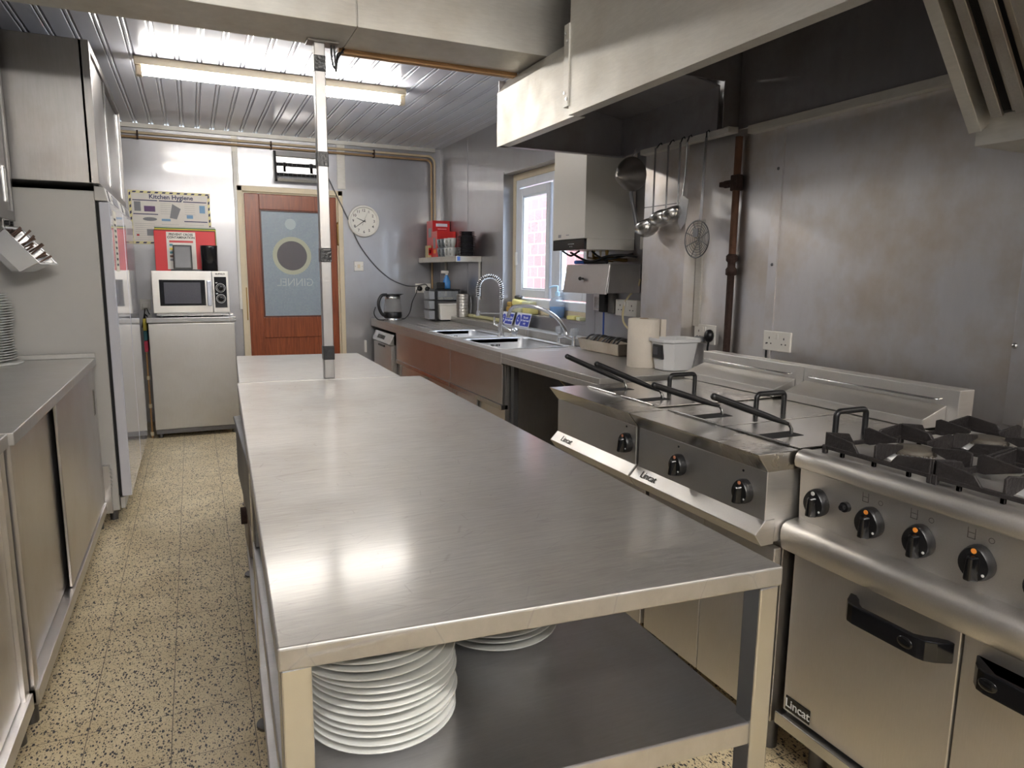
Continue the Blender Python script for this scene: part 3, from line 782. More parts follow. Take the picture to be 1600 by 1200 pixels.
fryer('twin tank fryer with two knobs, between the single fryer and the gas range', 1.297, 1.877, [(1.60, 1.872, [(1.73, 0)], 0, 1.685), (1.302, 1.594, [(1.44, 0)], 0, 1.375)],
      [(1.652, 0.777), (1.375, 0.776)], 'Lincat', 1.79)

def basket_handle(label, sy, end):
    t = thing('fry_basket', label, 'fry basket', (1.54, sy, 0.86))
    e = V(end); a = V((1.53, sy, 0.933))
    d = e - a
    s = a + d * 0.22
    MB().tube([a, s, a + d * 0.6, e], [0.0055, 0.009, 0.0105, 0.0095], 10).ball(e, 0.0098).build('grip', BLACK, t)
    MB().tube([(1.545, sy, 0.87), (1.545, sy, 0.918), (1.535, sy, 0.931), tuple(s)], 0.0055, 8).build('wire_shank', S_POL, t)
    # wire basket below the lid
    m = MB()
    for k in range(5):
        m.tube([(1.46, sy - 0.022, 0.888 - k * 0.004), (1.555, sy - 0.022, 0.888 - k * 0.004), (1.555, sy + 0.022, 0.888 - k * 0.004), (1.46, sy + 0.022, 0.888 - k * 0.004)], 0.0015, 5)
    m.build('basket_wire', S_POL, t)
G = 'fry baskets in the fryer tanks'
basket_handle('black fry basket handle farthest along the single fryer, nearest the sink worktop', 2.285, (1.275, 2.285, 1.043))
basket_handle('black fry basket handle in the single fryer slot next to the twin fryer', 2.05, (1.262, 2.05, 1.043))
basket_handle('black fry basket handle in the far tank of the twin fryer', 1.73, (1.272, 1.73, 1.016))
basket_handle('black fry basket handle in the twin fryer tank next to the gas range', 1.44, (1.255, 1.44, 1.030))

# ------------------------------------------------------------------ gas range
ry0, ry1 = 0.385, 1.288
rg = thing('gas_range', 'stainless six burner gas range with double oven doors and black knobs', 'cooker', (1.75, 0.84, 0))
MB().box(1.44, 2.14, ry0 + 0.004, ry1 - 0.004, 0.14, 0.86).build('oven_body', S_COOK, rg, 0.002)
# hob plate with rolled front
nose = [(1.404, 0.862), (1.400, 0.875), (1.403, 0.892), (1.412, 0.902), (1.428, 0.906), (1.445, 0.904), (1.46, 0.90), (2.14, 0.90), (2.14, 0.86), (1.424, 0.86), (1.416, 0.856)]
MB().prism(nose, 'y', ry0, ry1, True).build('hob_top', S_COOK, rg, 0.0015)
MB().prism([(1.424, 0.858), (1.430, 0.712), (1.445, 0.712), (1.445, 0.858)], 'y', ry0 + 0.002, ry1 - 0.002).build('control_panel', S_COOK, rg)
lip = [(1.432, 0.716), (1.398, 0.711), (1.384, 0.702), (1.378, 0.688), (1.378, 0.672), (1.384, 0.640), (1.390, 0.634), (1.44, 0.634), (1.44, 0.716)]
MB().prism(lip, 'y', ry0, ry1 + 0.008, True).build('front_rail', S_COOK, rg, 0.0015)
def oven_door(ya, yb, hy0, hy1):
    d = MB().box(1.410, 1.440, ya, yb, 0.178, 0.630).build('oven_door', S_DOOR, rg, 0.003)
    n = 16; x0 = 1.410
    # bowed black bar handle on two broad feet
    pts_o = []; vs = []
    m = MB()
    L = hy1 - hy0
    prof = []
    for i in range(n + 1):
        u = i / n
        e = min(u, 1 - u) * L
        so = 0.050 * (1 - max(0, 1 - e / 0.045) ** 2)
        prof.append((hy0 + u * L, x0 - 0.004 - so))
    outer = [(p[1], p[0]) for p in prof]
    inner = []
    for (yy, xx) in prof:
        e = min(yy - hy0, hy1 - yy)
        inner.append((min(x0, xx + 0.013 + max(0, 0.06 - e) * 0.9), yy))
    m.prism(outer + inner[::-1], 'z', 0.549, 0.596)
    h = m.build('handle', BLACKG, d, 0.006, 3)
    yc = (hy0 + hy1) / 2
    return d, h
d1, h1 = oven_door(0.8275, 1.272, 0.838, 1.093)
MB().ball((1.3565, 0.912, 0.572), 0.004, 0.019, 0.013).build('emboss', BLACKG, h1)
d2, h2 = oven_door(0.398, 0.8225, 0.545, 0.792)
MB().ball((1.3565, 0.738, 0.572), 0.004, 0.019, 0.013).build('emboss', BLACKG, h2)
bd = MB().box(1.4075, 1.4105, 1.181, 1.262, 0.186, 0.226).build('badge', BLACKG, d1, 0.001)
text('Lincat', 0.034, WHITEMK, (1.4072, 1.2215, 0.206), (0, -1, 0), (0, 0, 1), bd, 'brand_lettering', bold=0.0004)
MB().box(1.393, 1.44, ry0, ry1 - 0.005, 0.135, 0.170).build('plinth_rail', S_POL, rg, 0.002)
for xx in (1.50, 2.08):
    for yy in (0.45, 1.22):
        MB().cyl((xx, yy, 0), (xx, yy, 0.14), 0.024, n=14).build('foot', S_DARK, rg)
knob(rg, (1.427, 1.222, 0.778), 0.033, -0.04, WHITEMK)
for ky in (1.068, 0.945, 0.819, 0.695, 0.57):
    kb = knob(rg, (1.427, ky, 0.778), 0.034, -0.04, ORANGE)
    # etched flame and burner symbols above the knob
    m = MB()
    for (dy, dz) in ((0.022, 0.057),):
        for (a, b_, c, d) in ((-.008, .008, .011, .012), (-.008, .008, -.012, -.011), (-.008, -.007, -.012, .012), (.007, .008, -.012, .012), (-.006, .006, -.0005, .0005)):
            m.box(1.4245, 1.4255, ky + dy + a, ky + dy + b_, 0.778 + dz + c, 0.778 + dz + d)
    m.disc((1.4247, ky - 0.018, 0.832), 0.006, (-1, 0, 0), 14, 0.005)
    m.build('etched_symbol', ETCH, rg)
MB().cyl((1.428, 1.140, 0.795), (1.415, 1.140, 0.795), 0.0125, n=18).cyl((1.415, 1.140, 0.795), (1.405, 1.140, 0.795), 0.007, n=14).build('ignition_button', BLACK, rg)

def pan_support(cx, cy, label_i):
    """cast square frame, low rim, tall fins pointing at the burner"""
    h = 0.142
    m = MB()
    z0, z1 = 0.912, 0.922
    for s in (-1, 1):
        m.box(cx - h, cx + h, cy + s * h - 0.005, cy + s * h + 0.005, z0, z1)
        m.box(cx + s * h - 0.005, cx + s * h + 0.005, cy - h, cy + h, z0, z1)
        for k in (-0.09, 0.0, 0.09):
            m.box(cx - h - 0.003, cx - h + 0.005, cy + s * abs(k) - 0.005, cy + s * abs(k) + 0.005, 0.9, z0)
        for q in (-1, 1):
            m.box(cx + s * h - 0.006, cx + s * h + 0.006, cy + q * h - 0.006, cy + q * h + 0.006, 0.9, z1)
    t = 0.0035
    for s in (-1, 1):
        # side fins toward the burner (sloping tops)
        m.prism([(cx + s * h, z0), (cx + s * h, 0.952), (cx + s * (h - 0.012), 0.957), (cx + s * 0.045, 0.945), (cx + s * 0.045, 0.936), (cx + s * (h - 0.02), z0)], 'y', cy - t, cy + t)
        m.prism([(cy + s * h, z0), (cy + s * h, 0.952), (cy + s * (h - 0.012), 0.957), (cy + s * 0.045, 0.945), (cy + s * 0.045, 0.936), (cy + s * (h - 0.02), z0)], 'x', cx - t, cx + t)
        # tapering walls standing along the rims from each corner
        for q in (-1, 1):
            m.prism([(cy + q * h, z0), (cy + q * h, 0.955), (cy + q * 0.06, 0.944), (cy + q * 0.035, z0)], 'x', cx + s * h - t, cx + s * h + t)
            m.prism([(cx + q * h, z0), (cx + q * h, 0.955), (cx + q * 0.06, 0.944), (cx + q * 0.035, z0)], 'y', cy + s * h - t, cy + s * h + t)
    return m
names = {(0, 0): 'front left', (1, 0): 'back left', (0, 1): 'front middle', (1, 1): 'back middle', (0, 2): 'front right', (1, 2): 'back right'}
for j, cy in enumerate((1.108, 0.812, 0.516)):
    for i, cx in enumerate((1.607, 1.895)):
        bn = MB().lathe([(0.06, 0.9005), (0.06, 0.906), (0.047, 0.91), (0.047, 0.922), (0, 0.922)], (cx, cy, 0), 32).build('burner', ALU, rg)
        cap = MB().lathe([(0.047, 0.920), (0.047, 0.930), (0.043, 0.934), (0.02, 0.937), (0, 0.9375)], (cx, cy, 0), 32)
        for k in range(28):
            a = 2 * PI * k / 28
            cap.obox((cx + 0.0475 * math.cos(a), cy + 0.0475 * math.sin(a), 0.9215), 0.004, 0.005, 0.006, Matrix.Rotation(a, 3, 'Z'))
        cap.build('burner_cap', CAPM, bn)
        o = pan_support(cx, cy, 0).build('pan_support', CAST, None, 0.0015, 1)
        tag(o, 'cast iron pan support over the %s burner of the gas range' % names[(i, j)], 'pan support', 'cast iron pan supports on the gas range')

# ------------------------------------------------------------------ extractor hood
hd = thing('extractor_hood', 'stainless extractor hood over the cooking line, bright front, dark inside', 'extractor hood', (1.8, 1.2, 1.75))
m = MB()
m.sheet([(1.505, 1.985), (1.452, 1.985), (1.452, 2.245), (1.500, 2.310)], 'y', 2.592, 3.385, -0.006)
m.build('front_panel', S_HOOD, hd, 0.001)
m = MB()
m.sheet([(1.475, 2.012), (1.475, 1.985), (1.424, 1.985), (1.424, ZC)], 'y', YN + 0.02, 2.588, -0.006)
m.build('front_panel', S_HOOD, hd, 0.001)
jc = MB().box(1.418, 1.446, 2.585, 2.625, 2.02, 2.335).build('joint_cover', S_HOOD, hd, 0.001)
for zz in (2.05, 2.075, 2.27, 2.30):
    m = MB(); m.cyl((1.418, 2.605 + (0.008 if zz in (2.075, 2.30) else -0.008), zz), (1.415, 2.605 + (0.008 if zz in (2.075, 2.30) else -0.008), zz), 0.006, n=12)
    m.build('screw_head', S_POL, jc)
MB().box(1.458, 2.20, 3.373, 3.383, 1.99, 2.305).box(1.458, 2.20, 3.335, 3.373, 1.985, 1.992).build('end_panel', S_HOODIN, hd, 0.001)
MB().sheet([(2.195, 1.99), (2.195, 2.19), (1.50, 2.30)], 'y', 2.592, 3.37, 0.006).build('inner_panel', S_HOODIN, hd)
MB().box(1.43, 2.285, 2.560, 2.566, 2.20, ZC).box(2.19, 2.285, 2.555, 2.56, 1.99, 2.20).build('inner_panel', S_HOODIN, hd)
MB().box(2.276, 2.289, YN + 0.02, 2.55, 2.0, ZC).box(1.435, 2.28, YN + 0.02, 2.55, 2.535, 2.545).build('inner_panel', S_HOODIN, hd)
MB().box(2.279, 2.2765, 2.40, 2.44, 2.02, 2.35).build('inner_strip', S_DARK, hd)
# gutter rails along the wall at the rim
MB().sheet([(2.203, 1.968), (2.168, 1.968), (2.168, 1.992)], 'y', 2.50, 3.15, 0.003).box(2.15, 2.204, 2.47, 2.50, 1.965, 1.99).build('gutter_rail', S_HOOD, hd, 0.001)
MB().sheet([(2.288, 1.968), (2.250, 1.968), (2.250, 1.998)], 'y', YN + 0.02, 2.46, 0.003).build('gutter_rail', S_HOOD, hd, 0.001)
# sloping grease filter bank with baffles and its trough
fy1 = 1.335; fy0 = -0.9
tx, tz, bxx, bz = 1.50, 2.49, 2.055, 1.775
dv = V((bxx - tx, 0, bz - tz)); Ln = dv.length; dv.normalize(); nv = V((dv.z, 0, -dv.x))
if nv.z > 0: nv = -nv
Mf = Matrix((dv, V((0, 1, 0)), dv.cross(V((0, 1, 0))))).transposed()
ctr = (V((tx, 0, tz)) + V((bxx, 0, bz))) / 2
m = MB()
m.obox(ctr + V((0, fy1 - 0.018, 0)) + nv * 0.004, Ln, 0.036, 0.06, Mf)
fr = m.build('filter_frame', S_HOOD, hd, 0.002)
MB().obox(ctr + V((0, (fy0 + fy1) / 2 - 0.02, 0)) - nv * 0.035, Ln, fy1 - fy0 - 0.04, 0.006, Mf).build('filter_gap_shade', RUBBER, fr)  # black sheet: shade in the gaps between baffles put into its colour
yy = fy1 - 0.060
k = 0
while yy > 0.55:
    wdt = 0.030 if k % 2 == 0 else 0.017
    off = 0.012 if k % 2 == 0 else -0.010
    MB().obox(ctr + V((0, yy - wdt / 2, 0)) + nv * off, Ln - 0.05, wdt, 0.012, Mf).build('filter_baffle', S_FILTER, fr, 0.002)
    yy -= wdt + (0.004 if k % 3 else 0.013)
    k += 1
MB().prism([(bxx + 0.005, 1.722), (bxx + 0.005, 1.80), (bxx + 0.02, 1.812), (2.287, 1.812), (2.287, 1.722)], 'y', fy0, fy1).build('grease_trough', S_HOOD, hd, 0.002)

# ------------------------------------------------------------------ utensils hanging from the gutter
def hook(parent, x, y, z):
    MB().tube([(2.172, y, 1.985), (2.160, y, 1.998), (2.150, y, 1.99), (x, y, z)], 0.0035, 6).build('hook', BLACK, parent)
def ladle(label, y, bowl_z, r, x=2.140):
    t = thing('ladle', label, 'ladle', (x, y, bowl_z))
    hook(t, x, y, 1.965)
    MB().prism([(y - 0.007, 1.972), (y + 0.007, 1.972), (y + 0.006, bowl_z + 0.03), (y - 0.006, bowl_z + 0.03)], 'x', x - 0.0015, x + 0.0015).build('handle', S_POL, t, 0.0008)
    R = Matrix.Rotation(-0.55, 3, 'X')
    prof = [(r * math.sin(a), -r * 0.85 * math.cos(a)) for a in [PI / 2 * i / 8 for i in range(9)]]
    prof += [(r * 0.97 * math.sin(a), -r * 0.82 * math.cos(a)) for a in [PI / 2 * i / 8 for i in range(8, -1, -1)]]
    MB().lathe(prof, (x, y + r * 0.78, bowl_z - 0.0), 28, R).build('bowl', S_POL, t)
ladle('stainless ladle hanging from hood rail, first in the row, next to the boiler', 2.965, 1.600, 0.066, 2.128)
ladle('stainless ladle hanging second in the row from the boiler', 2.868, 1.640, 0.058, 2.134)
ladle('stainless ladle hanging third in the row, beside the steel turner', 2.785, 1.652, 0.055, 2.140)
t = thing('turner', 'stainless fish slice with long thin handle hanging between ladles and skimmer', 'turner', (2.14, 2.735, 1.56))
hook(t, 2.14, 2.735, 1.965)
MB().tube(smooth_path([(2.14, 2.735, 1.965), (2.145, 2.745, 1.83), (2.14, 2.752, 1.72)]), 0.0045, 8).build('handle', S_POL, t)
MB().prism([(2.757, 1.725), (2.735, 1.72), (2.70, 1.70), (2.715, 1.60), (2.748, 1.565), (2.775, 1.60), (2.768, 1.70)], 'x', 2.136, 2.1385).build('blade', S_POL, t, 0.0008)
t = thing('skimmer', 'round wire skimmer with flat handle, last utensil hanging by the rusty pipe', 'skimmer', (2.15, 2.63, 1.42))
hook(t, 2.15, 2.612, 1.965)
MB().prism([(2.604, 1.972), (2.620, 1.972), (2.634, 1.60), (2.614, 1.60)], 'x', 2.149, 2.152).build('handle', S_POL, t, 0.0008)
m = MB(); cy, cz, R0 = 2.645, 1.517, 0.085
for q in (1, 0.86, 0.72, 0.58, 0.44, 0.3):
    pts = [(2.15 + 0.012 * (1 - q), cy + R0 * q * math.cos(a), cz + R0 * q * math.sin(a)) for a in [2 * PI * i / 32 for i in range(33)]]
    m.tube(pts, 0.0032 if q == 1 else 0.0014, 6)
for a in [PI * i / 4 + 0.4 for i in range(4)]:
    m.tube([(2.15, cy + R0 * math.cos(a), cz + R0 * math.sin(a)), (2.164, cy, cz), (2.15, cy - R0 * math.cos(a), cz - R0 * math.sin(a))], 0.0024, 6)
m.obox((2.152, cy + 0.012, cz + 0.03), 0.004, 0.036, 0.036)
m.build('wire_disc', S_DARK, t)
# conical strainer
t = thing('conical_strainer', 'conical steel strainer hanging point toward the room in front of the boiler', 'strainer', (2.06, 3.07, 1.60))
ax_ = V((-0.87, -0.415, -0.20)).normalized()
u = ax_.orthogonal(); Rz = V((0, 0, 1)).rotation_difference(ax_).to_matrix()
cc = V((2.075, 3.085, 1.858))
MB().lathe([(0.083, 0.0), (0.086, 0.004), (0.084, 0.014), (0.070, 0.045), (0.042, 0.095), (0.012, 0.135), (0, 0.14)], cc, 36, Rz).lathe([(0.083, 0.0), (0.04, 0.09), (0.0, 0.132)], cc, 36, Rz).build('cone', steel('strainer_mesh', (0.34, 0.32, 0.31), 0.36, (60, 60, 60), 0.25, 0.3, 0.2), t)
MB().tube(smooth_path([cc + V((0, 0, -0.084)), cc + V((0.004, 0, -0.12)), cc + V((0.03, -0.02, -0.27))]), [0.010] * 13, 10).ball(cc + V((0.03, -0.02, -0.27)), 0.011).build('handle', S_DARK, t)
MB().tube([cc + V((0, 0, 0.084)), cc + V((0.01, 0.0, 0.10)), cc + V((0.02, 0.0, 0.125))], 0.004, 6).build('hook', S_POL, t)

# rusty gas pipe
t = thing('gas_pipe', 'rusty vertical iron pipe with dark valve on the cooking wall', 'pipe', (2.265, 2.53, 0.9))
MB().tube([(2.262, 2.525, 1.965), (2.262, 2.527, 1.43)], 0.0165, 14).build('upper_pipe', RUST, t)
MB().tube([(2.262, 2.528, 1.40), (2.262, 2.530, 0.55)], 0.0165, 14).build('lower_pipe', RUSTD, t)
MB().lathe([(0.016, -0.05), (0.025, -0.045), (0.025, -0.02), (0.018, -0.01), (0.018, 0.01), (0.026, 0.02), (0.026, 0.04), (0.016, 0.05)], (2.262, 2.528, 1.40), 16).build('union', RUSTD, t)
MB().box(2.245, 2.282, 2.505, 2.55, 1.73, 1.80).cyl((2.262, 2.54, 1.765), (2.262, 2.60, 1.765), 0.017, n=12).box(2.25, 2.274, 2.585, 2.63, 1.755, 1.778).build('valve', RUSTD, t, 0.004)

# ------------------------------------------------------------------ sink run along the window wall
def slab_with_hole(m, x0, x1, y0, y1, hx0, hx1, hy0, hy1, z0, z1):
    m.box(x0, hx0, y0, y1, z0, z1).box(hx1, x1, y0, y1, z0, z1)
    m.box(hx0, hx1, y0, hy0, z0, z1).box(hx0, hx1, hy1, y1, z0, z1)
def basin(parent, hx0, hx1, hy0, hy1, depth):
    m = MB(); z1 = 0.899; zb = 0.9 - depth; i = 0.03
    a = [(hx0, hy0), (hx1, hy0), (hx1, hy1), (hx0, hy1)]
    b_ = [(hx0 + i, hy0 + i), (hx1 - i, hy0 + i), (hx1 - i, hy1 - i), (hx0 + i, hy1 - i)]
    def rr(q, z, r):
        out = []
        cxs = [(q[0], 1, 1, PI, 1.5 * PI), (q[1], -1, 1, 1.5 * PI, 2 * PI), (q[2], -1, -1, 0, PI / 2), (q[3], 1, -1, PI / 2, PI)]
        for (p, sx, sy, a0, a1) in cxs:
            c = (p[0] + sx * r, p[1] + sy * r)
            for k in range(6):
                t = a0 + (a1 - a0) * k / 5
                out.append((c[0] + r * math.cos(t), c[1] + r * math.sin(t), z))
        return out
    o = 0.022
    e = [(hx0 - o, hy0 - o), (hx1 + o, hy0 - o), (hx1 + o, hy1 + o), (hx0 - o, hy1 + o)]
    rings = [rr(e, 0.9005, 0.07), rr(e, 0.9055, 0.07), rr(a, 0.9045, 0.055), rr(a, 0.893, 0.055), rr([(p[0] + 0.003 * (1 if p[0] < (hx0 + hx1) / 2 else -1), p[1]) for p in a], z1 - 0.03, 0.055), rr(b_, zb + 0.03, 0.06), rr(b_, zb + 0.008, 0.06)]
    c2 = [(hx0 + 2 * i, hy0 + 2 * i), (hx1 - 2 * i, hy0 + 2 * i), (hx1 - 2 * i, hy1 - 2 * i), (hx0 + 2 * i, hy1 - 2 * i)]
    rings.append(rr(c2, zb, 0.06))
    N = len(rings[0]); vs = [p for r_ in rings for p in r_]; fs = []
    for k in range(len(rings) - 1):
        for j in range(N):
            fs.append((k * N + j, k * N + (j + 1) % N, (k + 1) * N + (j + 1) % N, (k + 1) * N + j))
    fs.append(tuple(range((len(rings) - 1) * N, len(rings) * N)))
    m.add(vs, fs, True)
    bs = m.build('basin', S_BASIN, parent, fix=False)
    xm, ym = (hx0 + hx1) / 2, (hy0 + hy1) / 2
    MB().cyl((xm, ym, zb), (xm, ym, zb + 0.004), 0.04, n=24).build('drain', S_CHROME, bs)
    m = MB()
    for k in (-0.03, -0.018, 0.014, 0.03):
        m.box(xm + k - 0.004, xm + k + 0.004, hy1 - 0.0065, hy1 - 0.003, 0.848, 0.862)
    m.box(xm - 0.01, xm + 0.008, hy1 - 0.0065, hy1 - 0.003, 0.853, 0.857)
    m.build('overflow', RUBBER, bs)
def sink_unit(label, y0, y1, hole, cab, doors):
    t = thing('sink_unit', label, 'sink', (1.95, (y0 + y1) / 2, 0))
    m = MB(); slab_with_hole(m, 1.60, 2.325, y0, y1, *hole, 0.872, 0.9)
    m.box(1.60, 1.612, y0, y1, 0.825, 0.872)
    m.build('worktop', S_TOP, t, 0.002)
    basin(t, *hole, 0.24)
    MB().box(2.20, 2.337, y0 + 0.012, y1 - 0.012, 0.9, 0.948).build('upstand', S_TOP, t, 0.003)
    c0, c1 = cab
    MB().box(1.612, 1.63, c0, c1, 0.59, 0.826).build('apron_panel', S_FRONT, t, 0.002)
    MB().box(1.604, 1.65, c0, c1, 0.558, 0.588).build('front_rail', S_POL, t, 0.002)
    MB().box(1.66, 2.30, c0, c1, 0.05, 0.07).box(1.63, 2.30, c0, c0 + 0.012, 0.05, 0.86).box(1.63, 2.30, c1 - 0.012, c1, 0.05, 0.86).build('carcass', S_FRONT, t, 0.001)
    for k, (a, b_, x) in enumerate(doors):
        d = MB().box(x, x + 0.014, a, b_, 0.07, 0.556).build('sliding_door', S_FRONT, t, 0.002)
        hy = b_ - 0.05
        MB().box(x - 0.004, x, hy - 0.014, hy + 0.014, 0.42, 0.535).build('finger_pull', S_POL, d, 0.002)
    for yy in (c0 + 0.04, c1 - 0.04):
        MB().cyl((1.68, yy, 0), (1.68, yy, 0.05), 0.02, n=12).build('foot', S_DARK, t)
    return t
far = sink_unit('stainless sink unit with long drainer in the back corner, under the kettle', 4.562, 6.88, (1.67, 2.04, 4.63, 5.18), (4.565, 5.99), [(5.24, 5.96, 1.635), (4.60, 5.28, 1.655)])
m = MB()
for k in range(5):
    m.tube([(1.72 + k * 0.09, 5.30, 0.9005), (1.72 + k * 0.09, 6.0, 0.9005)], 0.004, 6)
m.build('drainer_ridge', S_TOP, far)
near = sink_unit('stainless sink unit with rectangular basin and blue hand wash signs behind', 3.652, 4.558, (1.67, 2.13, 3.80, 4.44), (3.655, 4.555), [(4.12, 4.54, 1.635), (3.67, 4.16, 1.655)])
t = thing('worktop', 'plain stainless worktop between sink unit and fryers, open space below', 'worktop', (1.95, 3.1, 0))
m = MB().box(1.60, 2.203, 2.575, 3.648, 0.872, 0.9).box(2.203, 2.335, 3.155, 3.648, 0.872, 0.9).box(2.203, 2.288, 2.575, 2.795, 0.872, 0.9).box(1.60, 1.612, 2.575, 3.648, 0.838, 0.872).box(1.612, 2.2, 2.575, 2.587, 0.838, 0.872)
m.build('worktop_panel', S_TOP, t, 0.003)
MB().box(2.19, 2.202, 2.59, 3.1, 0.08, 0.87).box(1.66, 1.69, 3.60, 3.645, 0.0, 0.872).build('support', S_DARK, t)
MB().tube(smooth_path([(1.78, 3.55, 0.86), (1.76, 3.2, 0.78), (1.80, 2.95, 0.62), (1.86, 2.75, 0.45), (1.95, 2.62, 0.30)]), 0.004, 6).build('loose_cable', CABLEW, t)
# glasswasher under the far end of the run
t = thing('glasswasher', 'small stainless glasswasher with sloped control panel below the kettle', 'glasswasher', (1.9, 6.4, 0))
MB().box(1.60, 2.15, 6.03, 6.68, 0.06, 0.80).build('body', S_FRONT, t, 0.004)
MB().box(1.575, 1.60, 6.035, 6.675, 0.10, 0.70).build('door', S_FRONT, t, 0.006)
pn = MB().prism([(1.572, 0.705), (1.562, 0.715), (1.602, 0.80), (1.65, 0.80), (1.65, 0.705)], 'y', 6.03, 6.68).build('control_panel', S_POL, t, 0.002)
m = MB()
R = Matrix.Rotation(math.atan2(0.04, 0.085), 3, 'Y')
for k in range(5):
    m.obox((1.580, 6.50 - k * 0.05, 0.757), 0.006, 0.034, 0.038, R)
m.build('button', BLACK, pn, 0.002)
MB().box(1.566, 1.578, 6.25, 6.47, 0.672, 0.690).build('handle', BLACK, t, 0.003)
for yy in (6.08, 6.62):
    MB().cyl((1.65, yy, 0), (1.65, yy, 0.06), 0.02, n=12).build('foot', S_DARK, t)
tag(MB().box(1.53, 1.548, 6.86, 6.90, 0.56, 0.68).build('cable_box', WHITE, None, 0.003), 'small white box on the back wall left of the glasswasher', 'wall box')

# taps
t = thing('spring_tap', 'tall chrome tap with spring neck between the two sinks', 'tap', (1.985, 4.52, 0.9))
MB().cyl((1.985, 4.53, 0.9), (1.985, 4.53, 0.912), 0.03).cyl((1.985, 4.53, 0.91), (1.985, 4.53, 1.0), 0.022).cyl((1.985, 4.53, 1.0), (1.985, 4.53, 1.17), 0.0135).build('column', S_CHROME, t)
du = V((-0.80, 0.60, 0))
base = V((1.985, 4.53, 1.17)); R0 = 0.085
path = [base] + [base + V((0, 0, 0.025 * k)) for k in (1, 2, 3)]
c0 = path[-1] + du * R0
path += arc(c0, R0, PI, 0, du, (0, 0, 1), 16)[1:]
end = path[-1]
path += [end + V((0, 0, -0.02 * k)) for k in (1, 2, 3)]
MB().tube(path, 0.0085, 10).build('hose', BLACK, t)
# spring coil around the hose
L = [0]
for i in range(1, len(path)): L.append(L[-1] + (path[i] - path[i - 1]).length)
coil = []; turns = 30; K = turns * 10
for j in range(K + 1):
    s_ = L[-1] * j / K
    i = max(k for k in range(len(L)) if L[k] <= s_ + 1e-9); i = min(i, len(path) - 2)
    f = (s_ - L[i]) / (L[i + 1] - L[i])
    p = path[i].lerp(path[i + 1], f); tg = (path[i + 1] - path[i]).normalized()
    side = tg.cross(V((-du.y, du.x, 0))).normalized(); bn = tg.cross(side)
    a = 2 * PI * turns * j / K
    coil.append(p + (side * math.cos(a) + bn * math.sin(a)) * 0.0155)
MB().tube(coil, 0.0033, 5).build('spring', S_CHROME, t)
e2 = path[-1]
MB().cyl(e2, e2 + V((0, 0, -0.10)), 0.007).cyl(e2 + V((0, 0, -0.10)), e2 + V((0, 0, -0.135)), 0.013, 0.016).build('spray_head', S_CHROME, t)
MB().tube([e2 + V((0, 0, -0.115)), V((1.985, 4.53, e2.z - 0.115))], 0.005, 8).build('holder_arm', S_CHROME, t)
MB().tube([(1.985, 4.53, 0.98), (1.975, 4.49, 0.985), (2.01, 4.41, 0.955)], 0.008, 8).ball((2.03, 4.40, 0.955), 0.028, 0.028, 0.024).build('lever', S_CHROME, t)
MB().tube([(1.985, 4.53, 0.975), (1.945, 4.56, 0.99), (1.945, 4.56, 1.045)], 0.007, 8).build('hand_lever', S_CHROME, t)
t = thing('swan_neck_tap', 'chrome mixer tap with curved swan neck and two clear knobs at the near sink', 'tap', (2.19, 3.9, 0.9))
m = MB()
for yy in (3.80, 3.99):
    m.cyl((2.165, yy, 0.9), (2.165, yy, 0.965), 0.013, 0.011)
    m.cyl((2.165, yy, 0.9), (2.165, yy, 0.908), 0.024)
m.tube([(2.165, 3.80, 0.945), (2.165, 3.895, 0.955), (2.165, 3.99, 0.945)], 0.012, 10)
m.build('body', S_CHROME, t)
for yy in (3.80, 3.99):
    MB().lathe([(0, 0.965), (0.012, 0.965), (0.026, 0.975), (0.028, 0.995), (0.024, 1.012), (0.0, 1.015)], (2.165, yy, 0), 10, smooth=False).build('knob', glass('clear_knob', (0.85, 0.85, 0.86), 0.05, 0.35), t)
MB().tube(smooth_path([(2.165, 3.895, 0.955), (2.160, 3.91, 1.00), (2.13, 3.98, 1.075), (2.08, 4.10, 1.125), (2.03, 4.23, 1.135), (1.99, 4.33, 1.125), (1.975, 4.37, 1.085), (1.972, 4.375, 1.05)]), 0.0125, 12).build('spout', S_CHROME, t)
MB().cyl((2.09, 4.56, 0.9), (2.09, 4.56, 0.925), 0.022, 0.02).build('waste_button', WHITE, None)
bpy.data.objects['waste_button']['label'] = 'small white round cap on the rim between the two sinks'; bpy.data.objects['waste_button']['category'] = 'cap'

